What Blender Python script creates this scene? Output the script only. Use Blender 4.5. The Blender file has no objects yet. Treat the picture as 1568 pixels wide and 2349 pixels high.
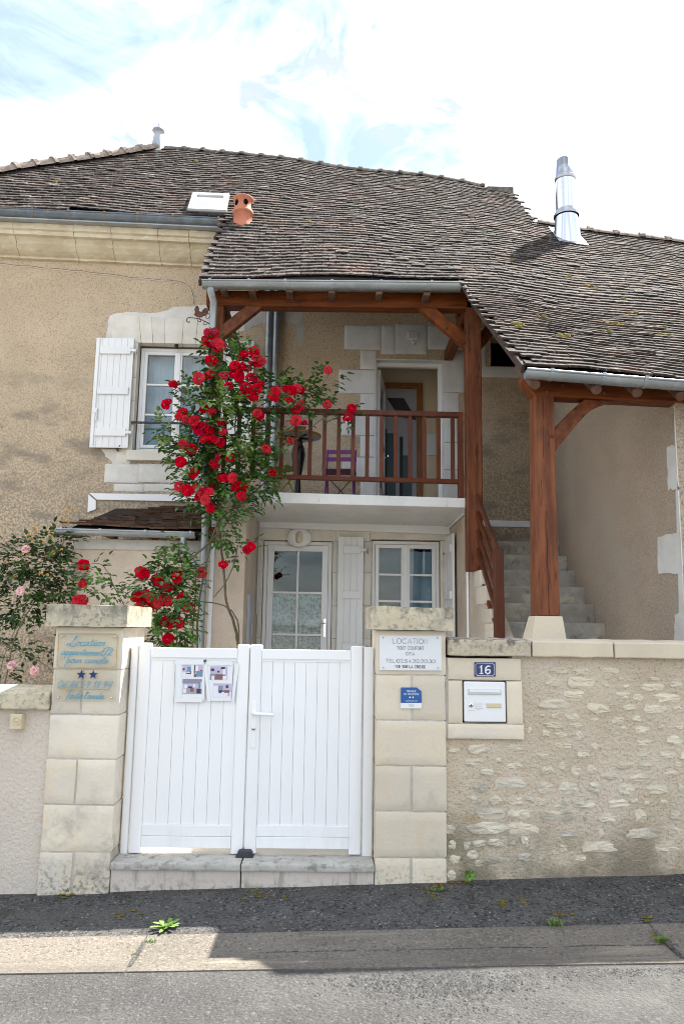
import bpy, bmesh, math, random
from mathutils import Vector, Matrix, noise as mnoise
R = random.Random(16)
sc = bpy.context.scene
DENOISE = True
COL = sc.collection
V = Vector
# ------------------------------------------------------------------ camera
F, CX, CY = 1700.0, 784.0, 1174.5          # focal length and centre for a 1568 x 2349 frame
PIT, ROL, YAW = math.radians(8.56), 0.0157, math.radians(1.0)
CAM = V((0, 0, 1.6))
_h = V((math.sin(YAW), math.cos(YAW), 0)); _r0 = V((math.cos(YAW), -math.sin(YAW), 0)); _z = V((0, 0, 1))
FW = _h*math.cos(PIT)+_z*math.sin(PIT); _u0 = -_h*math.sin(PIT)+_z*math.cos(PIT)
RT = _r0*math.cos(ROL)+_u0*math.sin(ROL); UP = _u0*math.cos(ROL)-_r0*math.sin(ROL)
cd = bpy.data.cameras.new('camera'); cam = bpy.data.objects.new('camera', cd); COL.objects.link(cam)
cd.sensor_fit = 'VERTICAL'; cd.sensor_height = 36.0; cd.lens = F/2349*36.0; cd.clip_start = .05; cd.clip_end = 2000
cam.matrix_world = Matrix(((RT.x, UP.x, -FW.x, CAM.x), (RT.y, UP.y, -FW.y, CAM.y), (RT.z, UP.z, -FW.z, CAM.z), (0, 0, 0, 1)))
sc.camera = cam
# ------------------------------------------------------------------ light
SUN = V((.475, .465, 1.0)).normalized()
w = bpy.data.worlds.new('World'); sc.world = w; w.use_nodes = True
nt = w.node_tree; N = nt.nodes; L = nt.links
for n in list(N): N.remove(n)
out = N.new('ShaderNodeOutputWorld'); bg = N.new('ShaderNodeBackground'); L.new(bg.outputs[0], out.inputs[0])
sky = N.new('ShaderNodeTexSky'); sky.sky_type = 'NISHITA'; sky.sun_disc = False
sky.sun_elevation = math.asin(SUN.z); sky.sun_rotation = math.atan2(SUN.x, SUN.y); sky.air_density = 1.0; sky.dust_density = .6; sky.ozone_density = 1.2
tc = N.new('ShaderNodeTexCoord'); mp = N.new('ShaderNodeMapping'); mp.inputs['Scale'].default_value = (1.1, 1.1, 2.2); mp.inputs['Rotation'].default_value = (.2, .35, .3)
mp.inputs['Location'].default_value = (2.2, 1.5, .1)
L.new(tc.outputs['Generated'], mp.inputs[0])
cn = N.new('ShaderNodeTexNoise'); cn.inputs['Scale'].default_value = 1.9; cn.inputs['Detail'].default_value = 9; cn.inputs['Roughness'].default_value = .58; cn.inputs['Distortion'].default_value = .6
L.new(mp.outputs[0], cn.inputs['Vector'])
cr = N.new('ShaderNodeMapRange'); cr.interpolation_type = 'SMOOTHSTEP'; cr.inputs['From Min'].default_value = .40; cr.inputs['From Max'].default_value = .62
cr.inputs['To Min'].default_value = .26; cr.inputs['To Max'].default_value = 1.0
L.new(cn.outputs['Fac'], cr.inputs['Value'])
c2 = N.new('ShaderNodeTexNoise'); c2.inputs['Scale'].default_value = 4.2; c2.inputs['Detail'].default_value = 10; c2.inputs['Roughness'].default_value = .6; c2.inputs['Distortion'].default_value = 1.2
L.new(mp.outputs[0], c2.inputs['Vector'])
cc = N.new('ShaderNodeMix'); cc.data_type = 'RGBA'; c2r = N.new('ShaderNodeMapRange'); c2r.inputs['From Min'].default_value = .38; c2r.inputs['From Max'].default_value = .66
L.new(c2.outputs['Fac'], c2r.inputs['Value']); L.new(c2r.outputs[0], cc.inputs['Factor']); cc.inputs['A'].default_value = (1.5, 1.65, 1.9, 1); cc.inputs['B'].default_value = (6.0, 6.05, 6.1, 1)
sm = N.new('ShaderNodeMix'); sm.data_type = 'RGBA'; sm.blend_type = 'MULTIPLY'; sm.inputs['Factor'].default_value = 1; sm.inputs['B'].default_value = (.52, .53, .52, 1)
cm = N.new('ShaderNodeMix'); cm.data_type = 'RGBA'; L.new(cr.outputs[0], cm.inputs['Factor']); L.new(sky.outputs[0], sm.inputs['A']); L.new(sm.outputs['Result'], cm.inputs['A']); L.new(cc.outputs['Result'], cm.inputs['B'])
L.new(cm.outputs['Result'], bg.inputs['Color']); bg.inputs['Strength'].default_value = .115
sd = bpy.data.lights.new('sun', 'SUN'); sd.energy = 3.0; sd.angle = math.radians(.6); sd.color = (1, .95, .86)
sun = bpy.data.objects.new('sun', sd); COL.objects.link(sun); sun.rotation_euler = SUN.to_track_quat('Z', 'Y').to_euler(); sun.location = (6, 6, 14)
sc.view_settings.view_transform = 'Standard'; sc.view_settings.look = 'None'; sc.view_settings.gamma = 1; sc.view_settings.use_curve_mapping = False
sc.view_settings.exposure = 2.34
sc.render.engine = 'CYCLES'
sc.cycles.use_denoising = DENOISE
sc.cycles.pixel_filter_type = 'BLACKMAN_HARRIS'; sc.cycles.filter_width = 1.0
sc.cycles.max_bounces = 8; sc.cycles.transparent_max_bounces = 12

def ray(x, y): return FW+RT*((x-CX)/F)-UP*((y-CY)/F)
def at(x, y, Y=None, Z=None, X=None):
    d = ray(x, y)
    t = (Y-CAM.y)/d.y if Y is not None else (Z-CAM.z)/d.z if Z is not None else (X-CAM.x)/d.x
    return CAM+d*t
# ------------------------------------------------------------------ materials
def lin(c):
    return tuple((v/255/12.92 if v/255 <= .04045 else ((v/255+.055)/1.055)**2.4) for v in c)
MATS = {}
def mat(name, c1, c2=None, scale=4, rough=.75, metal=0, bump=0, bscale=60, bdist=.01, rand=0, stretch=(1, 1, 1), bstretch=None, layers=(), detail=6, spec=.4, trans=0, coat=0, island=False, bdetail=4, lohi=(.35, .65)):
    if name in MATS: return MATS[name]
    m = bpy.data.materials.new(name); m.use_nodes = True; MATS[name] = m
    t = m.node_tree; n = t.nodes; l = t.links
    b = n['Principled BSDF']; b.inputs['Roughness'].default_value = rough; b.inputs['Metallic'].default_value = metal
    b.inputs['Specular IOR Level'].default_value = spec
    if coat: b.inputs['Coat Weight'].default_value = coat
    geo = n.new('ShaderNodeNewGeometry')
    def noise(sc_, st, det=6, ro=.6, off=0):
        mpn = n.new('ShaderNodeMapping'); mpn.inputs['Scale'].default_value = st; mpn.inputs['Location'].default_value = (off*3.7, off*1.3, off*2.1)
        l.new(geo.outputs['Position'], mpn.inputs[0])
        x = n.new('ShaderNodeTexNoise'); x.inputs['Scale'].default_value = sc_; x.inputs['Detail'].default_value = det; x.inputs['Roughness'].default_value = ro
        l.new(mpn.outputs[0], x.inputs['Vector']); return x.outputs['Fac']
    def mr(src, lo, hi, a=0., b_=1., smooth=True):
        x = n.new('ShaderNodeMapRange'); x.interpolation_type = 'SMOOTHSTEP' if smooth else 'LINEAR'
        x.inputs['From Min'].default_value = lo; x.inputs['From Max'].default_value = hi; x.inputs['To Min'].default_value = a; x.inputs['To Max'].default_value = b_
        l.new(src, x.inputs['Value']); return x.outputs[0]
    def mix(fac, a, bcol):
        x = n.new('ShaderNodeMix'); x.data_type = 'RGBA'
        l.new(fac, x.inputs['Factor'])
        for s, k in ((a, 'A'), (bcol, 'B')):
            if isinstance(s, tuple): x.inputs[k].default_value = s+(1,)
            else: l.new(s, x.inputs[k])
        return x.outputs['Result']
    def math_(op, a, b2):
        x = n.new('ShaderNodeMath'); x.operation = op
        for i, s in enumerate((a, b2)):
            if isinstance(s, (int, float)): x.inputs[i].default_value = s
            else: l.new(s, x.inputs[i])
        return x.outputs[0]
    col = c1
    if c2 is not None: col = mix(mr(noise(scale, stretch, detail), *lohi), c1, c2)
    k = 1
    for ly in layers:   # (colour, scale, lo, hi, strength, stretch, (axis, a, b) or None)
        f = mr(noise(ly[1], ly[5] if len(ly) > 5 and ly[5] else (1, 1, 1), 7 if ly[1] < 20 else 2, .62, k), ly[2], ly[3], 0., ly[4]); k += 1
        if len(ly) > 6 and ly[6]:
            sx = n.new('ShaderNodeSeparateXYZ'); l.new(geo.outputs['Position'], sx.inputs[0])
            f = math_('MULTIPLY', f, mr(sx.outputs[ly[6][0]], ly[6][1], ly[6][2]))
        col = mix(f, col, ly[0])
    if rand:
        if island: rs = geo.outputs['Random Per Island']
        else:
            oi = n.new('ShaderNodeObjectInfo'); rs = oi.outputs['Random']
        if island == 'both':
            oi = n.new('ShaderNodeObjectInfo'); rs = math_('FRACT', math_('ADD', rs, oi.outputs['Random']), 0)
        hs = n.new('ShaderNodeHueSaturation')
        if isinstance(col, tuple): hs.inputs['Color'].default_value = col+(1,)
        else: l.new(col, hs.inputs['Color'])
        l.new(mr(rs, 0, 1, 1-rand, 1+rand, False), hs.inputs['Value'])
        r2 = math_('FRACT', math_('MULTIPLY', rs, 7.31), 0)
        l.new(mr(r2, 0, 1, 1-rand*.7, 1+rand*.7, False), hs.inputs['Saturation'])
        col = hs.outputs['Color']
    if isinstance(col, tuple): b.inputs['Base Color'].default_value = col+(1,)
    else: l.new(col, b.inputs['Base Color'])
    if bump:
        bn = n.new('ShaderNodeBump'); bn.inputs['Strength'].default_value = bump; bn.inputs['Distance'].default_value = bdist
        l.new(noise(bscale, bstretch or stretch, bdetail, .6, 5), bn.inputs['Height']); l.new(bn.outputs[0], b.inputs['Normal'])
    m['tree'] = 1
    return m
def glassmat():
    m = bpy.data.materials.new('window_glass'); m.use_nodes = True; t = m.node_tree; n = t.nodes; l = t.links
    for x in list(n): n.remove(x)
    o = n.new('ShaderNodeOutputMaterial'); mx = n.new('ShaderNodeMixShader'); fr = n.new('ShaderNodeFresnel'); fr.inputs[0].default_value = 1.55
    tr = n.new('ShaderNodeBsdfTransparent'); tr.inputs[0].default_value = (.86, .92, .92, 1); gl = n.new('ShaderNodeBsdfGlossy'); gl.inputs['Roughness'].default_value = .02
    l.new(fr.outputs[0], mx.inputs[0]); l.new(tr.outputs[0], mx.inputs[1]); l.new(gl.outputs[0], mx.inputs[2]); l.new(mx.outputs[0], o.inputs[0]); MATS['glass'] = m
    m2 = m.copy(); m2.name = 'acrylic'; m2.node_tree.nodes['Fresnel'].inputs[0].default_value = 1.10
    m2.node_tree.nodes['Transparent BSDF'].inputs[0].default_value = (.975, .972, .955, 1); MATS['acrylic'] = m2
glassmat()
TAN, TAN2 = (.56, .445, .315), (.50, .395, .275)
mat('render', TAN, TAN2, 1.2, rough=.95, bump=.9, bscale=42, bdist=.014, spec=.1, layers=(
    ((.20, .15, .10), 62, .52, .66, .62, None),
    ((.70, .57, .42), 50, .55, .67, .6, None),
    ((.19, .165, .135), 30, .44, .56, .7, None, (2, 5.7, 2.2)), ((.22, .19, .155), 1.7, .47, .66, .7, (1, 1, 2.3), (2, 5.6, 4.2)),
    ((.62, .52, .40), .8, .5, .7, .35, None)))
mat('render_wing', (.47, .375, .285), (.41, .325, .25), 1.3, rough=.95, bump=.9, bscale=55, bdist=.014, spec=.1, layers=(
    ((.17, .13, .10), 75, .51, .64, .75, None), ((.62, .52, .42), 60, .55, .66, .6, None), ((.42, .37, .30), .9, .5, .68, .5, None)))  # greyer copy of render, mixed as its shaded tone
mat('roughcast', (.60, .51, .42), (.52, .43, .34), 2.2, rough=.95, bump=.8, bscale=45, bdist=.012, spec=.1, layers=(((.34, .27, .2), 8, .58, .75, .4, None), ((.3, .24, .17), 85, .62, .72, .4, None)))
mat('cement', (.52, .50, .47), (.42, .40, .37), 5, rough=.95, bump=.5, bscale=40, spec=.1)
mat('white_plaster', (.70, .68, .64), (.60, .57, .52), 3, rough=.9, bump=.3, bscale=30, spec=.15, layers=(((.46, .40, .31), 7, .62, .74, .45, None),))
mat('painted_stone', (.70, .70, .70), (.60, .60, .60), 3, rough=.85, bump=.25, bscale=22, rand=.05, spec=.2, layers=(((.42, .39, .36), 14, .66, .72, .5, (1, 1, 2)),))
mat('lintel_stone', (.74, .71, .64), (.66, .62, .54), 4, rough=.9, bump=.15, bscale=80, rand=.05, spec=.2)
mat('cornice_stone', (.66, .59, .45), (.56, .475, .34), 3, rough=.95, bump=.5, bscale=25, spec=.1, rand=.05, layers=(((.74, .66, .52), 6, .55, .65, .7, (1, 1, 2.5)), ((.30, .25, .17), 9, .62, .75, .5, (.6, 1, 3))))
mat('ashlar', (.70, .61, .475), (.66, .585, .475), 3.2, rough=.9, bump=.4, bscale=40, bdist=.007, rand=.08, spec=.15, layers=(
    ((.64, .50, .31), 2.4, .57, .72, .5, (1, 1, .6)), ((.30, .27, .22), 7, .58, .72, .6, None, (2, .75, .05)), ((.40, .36, .3), 3.5, .6, .72, .35, None),
    ((.20, .19, .16), 38, .46, .72, .65, None, (2, .22, -.02))))
mat('old_ashlar', (.70, .63, .51), (.62, .56, .47), 3.2, rough=.92, bump=.5, bscale=36, bdist=.008, rand=.12, spec=.15, layers=(
    ((.68, .55, .36), 2.4, .55, .7, .5, (1, 1, .6)), ((.26, .235, .19), 5, .5, .7, .65, None, (2, .9, .1)), ((.34, .31, .27), 3.2, .56, .7, .5, None),
    ((.15, .14, .11), 38, .44, .70, .7, None, (2, .22, -.02))))
mat('cap_stone', (.60, .53, .39), (.50, .44, .33), 5, rough=.95, bump=.6, bscale=35, bdist=.01, rand=.05, spec=.1, layers=(
    ((.15, .145, .13), 14, .42, .66, .85, (1, 1, .6), (2, 1.56, 1.70)), ((.13, .13, .115), 34, .50, .72, .6, None), ((.62, .52, .28), 8, .58, .7, .5, None), ((.25, .24, .2), 5, .5, .64, .5, None)))
mat('coping_dark', (.58, .50, .36), (.46, .40, .30), 5, rough=.95, bump=.6, bscale=35, bdist=.01, rand=.05, spec=.1, layers=(
    ((.11, .105, .095), 18, .42, .6, .9, (1, 1, .7), (2, 1.42, 1.51)), ((.12, .12, .11), 34, .50, .72, .6, None)))
mat('coping_clean', (.66, .57, .43), (.60, .52, .40), 4, rough=.9, bump=.2, bscale=40, rand=.04, spec=.15, layers=(((.35, .29, .2), 10, .66, .76, .4, (1, 1, .4)),))
mat('mortar', (.56, .53, .47), (.47, .44, .39), 14, rough=.95, bump=.5, bscale=60, spec=.1)
mat('wall_mortar', (.645, .545, .42), (.58, .48, .355), 2.2, rough=.95, bump=1.0, bscale=48, bdist=.02, spec=.1, layers=(
    ((.65, .55, .46), 1.1, .5, .62, .7, (1.3, 1, .8)), ((.24, .18, .12), 60, .56, .7, .5, None), ((.42, .29, .13), 2.6, .56, .7, .5, None, (2, 1.1, .5)), ((.22, .185, .13), 2.0, .36, .62, .85, None, (2, .55, .1)),
    ((.18, .185, .10), 5, .48, .66, .55, None, (2, .5, .08)), ((.62, .55, .44), 3.2, .56, .68, .6, (1, 1, 1.6))))
mat('rubble', (.67, .60, .47), (.60, .53, .41), 6, rough=.95, bump=.6, bscale=30, bdist=.012, rand=.09, spec=.1, layers=(((.38, .35, .30), 5, .45, .62, .75, None, (2, .85, .5)), ((.33, .28, .2), 30, .6, .7, .4, None), ((.30, .28, .22), 4, .45, .65, .6, None, (2, .35, .1))))
mat('pink_plaster', (.66, .585, .50), (.60, .52, .44), 1.8, rough=.95, bump=.9, bscale=42, bdist=.014, spec=.1, layers=(((.62, .57, .52), 2.6, .55, .68, .7, None), ((.34, .30, .26), 3.2, .52, .7, .55, None, (2, .5, .0)), ((.34, .25, .18), 60, .58, .7, .35, None), ((.62, .60, .57), 6, .64, .7, .8, None)))
mat('step_plaster', (.64, .57, .51), (.58, .51, .45), 2, rough=.95, bump=.4, bscale=40, spec=.1, layers=(((.27, .25, .2), 9, .52, .66, .6, (2.2, 1, .25)), ((.16, .16, .13), 24, .5, .62, .7, None, (2, .06, -.06)), ((.30, .29, .15), 8, .56, .68, .6, None, (2, .05, -.03))))
mat('step_slab', (.54, .52, .47), (.44, .42, .38), 7, rough=.95, bump=.5, bscale=50, spec=.1, layers=(((.14, .14, .12), 18, .50, .68, .65, None), ((.55, .52, .46), 5, .58, .7, .5, None)))
mat('stair_stone', (.40, .37, .32), (.32, .295, .26), 5, rough=.95, bump=.5, bscale=30, rand=.08, spec=.1, layers=(((.50, .45, .35), 4, .52, .62, .85, (1, 1, 1.5)), ((.12, .115, .09), 8, .56, .7, .6, None)))
mat('asphalt_dark', (.082, .080, .077), (.118, .115, .11), 6, rough=.95, bump=1.0, bscale=55, bdist=.03, spec=.15, layers=(((.20, .195, .185), 52, .56, .64, .8, None), ((.022, .022, .022), 40, .55, .63, .75, None), ((.13, .125, .115), 2.2, .52, .68, .6, None), ((.07, .065, .03), 3.5, .6, .7, .5, None)))
mat('asphalt_road', (.075, .073, .072), (.102, .099, .096), 1.3, rough=.95, bump=1.0, bscale=60, bdist=.02, spec=.15, layers=(((.18, .175, .168), 58, .55, .66, .5, None), ((.045, .044, .043), 48, .55, .66, .5, None), ((.14, .137, .132), .9, .48, .66, .7, None), ((.045, .044, .042), 5, .60, .70, .45, None)))
mat('concrete', (.152, .136, .116), (.19, .168, .142), 1.6, rough=.95, bump=.8, bscale=65, bdist=.015, spec=.1, rand=.04, layers=(((.31, .275, .23), 60, .55, .65, .55, None), ((.075, .065, .055), 50, .55, .65, .6, None), ((.11, .10, .088), 2.2, .5, .68, .55, (.5, 2, 1)), ((.36, .31, .24), 3, .55, .7, .5, (.25, 2.2, 1)), ((.42, .39, .34), 11, .68, .72, .8, None)))
mat('earth', (.26, .23, .18), (.2, .18, .14), 3, rough=1, bump=.5, bscale=30, spec=.1)
mat('courtyard', (.74, .70, .61), (.66, .62, .54), 4, rough=1, bump=.5, bscale=60, spec=.1)
mat('white_paint', (.80, .80, .80), (.76, .76, .765), 2, rough=.45, spec=.4, rand=.015)
mat('gate_white', (.87, .87, .87), (.85, .85, .853), 1.2, rough=.32, spec=.5, rand=.012, layers=(((.66, .66, .64), 14, .70, .75, .4, (1, 1, .5)), ((.60, .58, .53), 7, .46, .70, .30, (1.5, 1, .4), (2, .40, .14))))
mat('board_backing', (.78, .78, .78), rough=.7)  # even off-white backing seen in the gaps between boards
mat('pvc_white', (.80, .80, .80), rough=.35, spec=.5)
mat('slab_white', (.74, .74, .73), (.66, .66, .64), 2.5, rough=.8, bump=.2, bscale=30, spec=.2, layers=(((.42, .40, .36), 20, .66, .72, .6, (1, 1, .4)), ((.55, .52, .47), 4, .58, .7, .35, (2, 1, .3))))
mat('paper', (.80, .80, .82), rough=.6); mat('tape', (.78, .80, .82), rough=.25, spec=.6)
mat('zinc', (.36, .39, .41), (.28, .305, .325), 5, rough=.42, metal=.55, spec=.5, stretch=(.6, 1, 1.6), layers=(((.46, .48, .49), 9, .56, .7, .5, None), ((.2, .2, .2), 25, .62, .72, .4, None)))
mat('zinc_dark', (.17, .20, .235), (.125, .15, .18), 6, rough=.42, metal=.5, spec=.5, layers=(((.30, .32, .34), 12, .58, .7, .45, None),))
mat('bracket_rust', (.24, .17, .13), (.2, .2, .2), 14, rough=.7, metal=.3)
mat('steel', (.70, .72, .75), rough=.2, metal=1.0)
mat('steel_band', (.42, .42, .43), rough=.35, metal=1.0)
mat('lead', (.42, .45, .48), (.34, .37, .4), 6, rough=.5, metal=.5)
mat('tile', (.068, .053, .047), (.042, .034, .031), 9, rough=.92, bump=.6, bscale=45, bdist=.006, spec=.18, rand=.42, island='both', layers=(
    ((.105, .060, .047), 2.2, .53, .63, .55, None), ((.25, .24, .225), 26, .56, .66, .6, None), ((.24, .225, .21), 5.5, .58, .68, .6, None), ((.035, .03, .028), 12, .54, .66, .6, None), ((.26, .155, .05), 9, .70, .75, .7, None)))
mat('tile_brown', (.12, .066, .042), (.07, .042, .03), 10, rough=.9, bump=.6, bscale=55, rand=.35, island='both', spec=.2, layers=(((.03, .026, .02), 12, .5, .66, .6, None), ((.08, .075, .03), 6, .6, .7, .4, None)))
mat('tile_hip', (.33, .27, .23), (.22, .18, .15), 7, rough=.9, bump=.5, bscale=40, rand=.16, spec=.2, layers=(((.10, .085, .07), 11, .5, .64, .75, None), ((.46, .42, .36), 14, .58, .68, .6, None)))
mat('ridge_mortar', (.115, .10, .085), (.2, .18, .155), 11, rough=.95, bump=.8, bscale=40, bdist=.02, spec=.1, rand=.15, layers=(((.06, .055, .045), 18, .52, .64, .7, None), ((.28, .26, .22), 25, .6, .7, .6, None)))
mat('deck', (.04, .032, .028), rough=1, spec=.1)
mat('verge', (.07, .045, .032), (.045, .03, .024), 9, rough=.9)
mat('moss', (.21, .14, .03), (.10, .10, .02), 20, rough=1, bump=1, bscale=90, spec=.1)
for nm, st in (('wood_v', (9, 9, .9)), ('wood_h', (.9, 9, 9)), ('wood_y', (9, .9, 9)), ('wood_d', (5, 5, 5))):
    mat(nm, (.195, .056, .016), (.11, .031, .010), 2.3, rough=.58, bump=.45, bscale=7, bdist=.006, stretch=st, spec=.22, rand=.10, layers=(
        ((.25, .075, .02), 1.6, .52, .66, .55, st), ((.03, .012, .008), 3.1, .58, .68, .75, st), ((.05, .02, .012), 2.2, .55, .72, .5, None)))
mat('wood_rail', (.13, .034, .013), (.09, .024, .010), 2.3, rough=.5, stretch=(4, 4, 1), spec=.25, rand=.10, layers=(((.2, .062, .026), 2, .55, .68, .5, (3, 3, 1)),))
mat('rafter_end', (.15, .085, .055), (.09, .05, .035), 9, rough=.9)
mat('terracotta', (.50, .185, .105), (.44, .15, .085), 6, rough=.8, bump=.2, bscale=30)
mat('dark_hole', (.008, .008, .008), rough=1, spec=0)
mat('rust', (.12, .05, .028), (.06, .03, .02), 20, rough=.85)
mat('black_iron', (.02, .02, .022), rough=.45)
mat('black_rubber', (.03, .032, .036), (.045, .045, .05), 12, rough=.6)
mat('purple', (.17, .02, .19), rough=.4); mat('purple_dark', (.09, .01, .05), rough=.4); mat('green_metal', (.22, .26, .02), rough=.4)
mat('table_black', (.012, .011, .010), rough=.25); mat('table_under', (.36, .35, .35), rough=.7); mat('table_rim', (.36, .16, .04), rough=.4)
mat('blue_text', (.03, .29, .45), rough=.5); mat('navy', (.010, .025, .13), rough=.35); mat('gold', (.48, .31, .07), rough=.5)
mat('grey_ink', (.20, .20, .21), rough=.6); mat('dark_ink', (.06, .06, .065), rough=.6); mat('plaque_white', (.74, .75, .77), (.68, .69, .71), 2, rough=.3, spec=.5)
mat('enamel_blue', (.012, .03, .14), rough=.2, spec=.6); mat('enamel_white', (.74, .74, .72), rough=.3); mat('tour_blue', (.02, .10, .32), rough=.4); mat('white_print', (.78, .79, .80), rough=.5); mat('red_ink', (.5, .05, .06), rough=.5)
mat('chrome', (.7, .7, .72), rough=.15, metal=1); mat('mail_white', (.80, .80, .80), rough=.28, spec=.5); mat('mail_grey', (.55, .56, .58), rough=.35); mat('card_yellow', (.66, .55, .33), rough=.6)
mat('bell_cream', (.62, .52, .36), rough=.5)
mat('curtain', (.50, .58, .70), (.40, .48, .60), 6, rough=.9, stretch=(8, 8, .4)); mat('lace', (.60, .60, .59), (.22, .22, .22), 26, rough=.95, layers=(((.62, .63, .62), 9, .52, .62, .8, (1, 1, 3)),))  # curtain blued to stand in for sky reflected in the panes
mat('room_dark', (.05, .055, .06), rough=.9); mat('room_beige', (.78, .66, .50), rough=.9); mat('room_white', (.66, .68, .74), rough=.9); mat('room_floor', (.3, .2, .12), rough=.5)
mat('door_wood', (.33, .14, .03), (.26, .10, .02), 4, rough=.4, stretch=(8, 8, 1)); mat('teal', (.06, .11, .13), rough=.5); mat('lavender', (.42, .43, .50), rough=.7)
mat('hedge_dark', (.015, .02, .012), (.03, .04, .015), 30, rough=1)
mat('meter_grey', (.40, .41, .42), rough=.6); mat('lamp_white', (.78, .78, .77), rough=.35); mat('lamp_glass', (.62, .56, .42), rough=.2, spec=.6)
mat('leaf', (.036, .10, .016), (.082, .17, .03), 9, rough=.45, spec=.4, rand=.35, island=True)
mat('leaf_sunlit', (.10, .17, .03), (.16, .22, .05), 9, rough=.45, rand=.25, island=True)  # lighter copy of leaf, sunlight put into its colour
mat('leaf_dark', (.022, .056, .014), (.045, .09, .02), 9, rough=.45, rand=.35, island=True)
mat('cane', (.10, .085, .05), (.17, .13, .085), 15, rough=.8); mat('cane_green', (.09, .12, .03), rough=.7)
mat('rose_red', (.56, .004, .018), (.40, .002, .016), 22, rough=.85, rand=.08, spec=.03)
mat('rose_dark', (.40, .002, .03), rough=.8, spec=.05, rand=.08); mat('rose_pink', (.72, .30, .34), (.75, .55, .52), 40, rough=.6, rand=.1)
mat('withered', (.55, .36, .12), (.42, .25, .07), 30, rough=.8, rand=.2, island='both')
mat('weed', (.16, .26, .05), (.10, .19, .03), 20, rough=.6, rand=.2, island=True)
mat('pebble', (.12, .118, .112), (.20, .19, .175), 30, rough=.9, rand=.4, island=True)
mat('chip', (.055, .054, .052), (.10, .098, .094), 30, rough=.95, rand=.4, island=True)
mat('steel_dull', (.38, .40, .43), rough=.3, metal=1.0)
mat('litter', (.16, .07, .04), rough=.9)
# ------------------------------------------------------------------ mesh helpers
class MB:
    def __init__(s): s.v = []; s.f = []; s.m = []; s.smooth = []
    def add(s, vs, fs, mi=0, sm=False):
        o = len(s.v); s.v += [tuple(p) for p in vs]; s.f += [tuple(i+o for i in f) for f in fs]; s.m += [mi]*len(fs); s.smooth += [sm]*len(fs); return s
    def box(s, x0, x1, y0, y1, z0, z1, mi=0):
        if x0 > x1: x0, x1 = x1, x0
        if y0 > y1: y0, y1 = y1, y0
        if z0 > z1: z0, z1 = z1, z0
        return s.add([(x0, y0, z0), (x1, y0, z0), (x1, y1, z0), (x0, y1, z0), (x0, y0, z1), (x1, y0, z1), (x1, y1, z1), (x0, y1, z1)],
                     [(0, 3, 2, 1), (4, 5, 6, 7), (0, 1, 5, 4), (1, 2, 6, 5), (2, 3, 7, 6), (3, 0, 4, 7)], mi)
    def hexa(s, q0, q1, mi=0):   # two quads (front, back) of four points, same order
        v = list(q0)+list(q1)
        return s.add(v, [(0, 1, 2, 3), (7, 6, 5, 4), (0, 4, 5, 1), (1, 5, 6, 2), (2, 6, 7, 3), (3, 7, 4, 0)], mi)
    def bar(s, a, b, wd, ht, up=(0, 0, 1), mi=0):  # beam from a to b with section wd x ht
        a, b = V(a), V(b); d = (b-a).normalized(); sd_ = d.cross(V(up)).normalized(); u_ = sd_.cross(d)
        o = [sd_*i*wd/2+u_*j*ht/2 for i, j in ((-1, -1), (1, -1), (1, 1), (-1, 1))]
        return s.hexa([a+k for k in o], [b+k for k in o], mi)
    def prism(s, poly, y0, y1, mi=0):   # polygon of (x, z)
        n = len(poly); v = [(x, y0, z) for x, z in poly]+[(x, y1, z) for x, z in poly]
        return s.add(v, [tuple(range(n)), tuple(range(2*n-1, n-1, -1))]+[(i, i+n, (i+1) % n+n, (i+1) % n) for i in range(n)], mi)
    def prismx(s, poly, x0, x1, mi=0):  # polygon of (y, z)
        n = len(poly); v = [(x0, y, z) for y, z in poly]+[(x1, y, z) for y, z in poly]
        return s.add(v, [tuple(range(n-1, -1, -1)), tuple(range(n, 2*n))]+[(i, (i+1) % n, (i+1) % n+n, i+n) for i in range(n)], mi)
    def tube(s, pts, rad, n=8, cap=True, mi=0):
        pts = [V(p) for p in pts]; k = len(pts); rr = rad if isinstance(rad, (list, tuple)) else [rad]*k
        vs = []; prev = None
        for i, p in enumerate(pts):
            d = (pts[min(i+1, k-1)]-pts[max(i-1, 0)]).normalized()
            if prev is None: a = d.orthogonal().normalized()
            else: a = (prev-d*prev.dot(d)); a = a.normalized() if a.length > 1e-6 else d.orthogonal().normalized()
            prev = a; b = d.cross(a)
            vs += [p+(a*math.cos(2*math.pi*j/n)+b*math.sin(2*math.pi*j/n))*rr[i] for j in range(n)]
        fs = [(i*n+j, i*n+(j+1) % n, (i+1)*n+(j+1) % n, (i+1)*n+j) for i in range(k-1) for j in range(n)]
        s.add(vs, fs, mi, True)
        if cap: s.add([vs[j] for j in range(n)], [tuple(range(n-1, -1, -1))], mi); s.add([vs[(k-1)*n+j] for j in range(n)], [tuple(range(n))], mi)
        return s
    def lathe(s, c, prof, n=20, mi=0, axis='z', sm=True):   # prof: (radius, height)
        c = V(c); vs = []
        for r_, z_ in prof:
            for j in range(n):
                a = 2*math.pi*j/n
                vs.append(c+(V((r_*math.cos(a), r_*math.sin(a), z_)) if axis == 'z' else V((r_*math.cos(a), z_, r_*math.sin(a)))))
        fs = [(i*n+j, i*n+(j+1) % n, (i+1)*n+(j+1) % n, (i+1)*n+j) for i in range(len(prof)-1) for j in range(n)]
        return s.add(vs, fs, mi, sm)
    def build(s, name, ms, parent=None, bevel=0, label=None):
        me = bpy.data.meshes.new(name); me.from_pydata(s.v, [], s.f)
        for x in (ms if isinstance(ms, (list, tuple)) else [ms]): me.materials.append(MATS[x])
        me.polygons.foreach_set('material_index', s.m); me.polygons.foreach_set('use_smooth', s.smooth); me.update()
        return place(name, me, parent, bevel, label)
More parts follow.
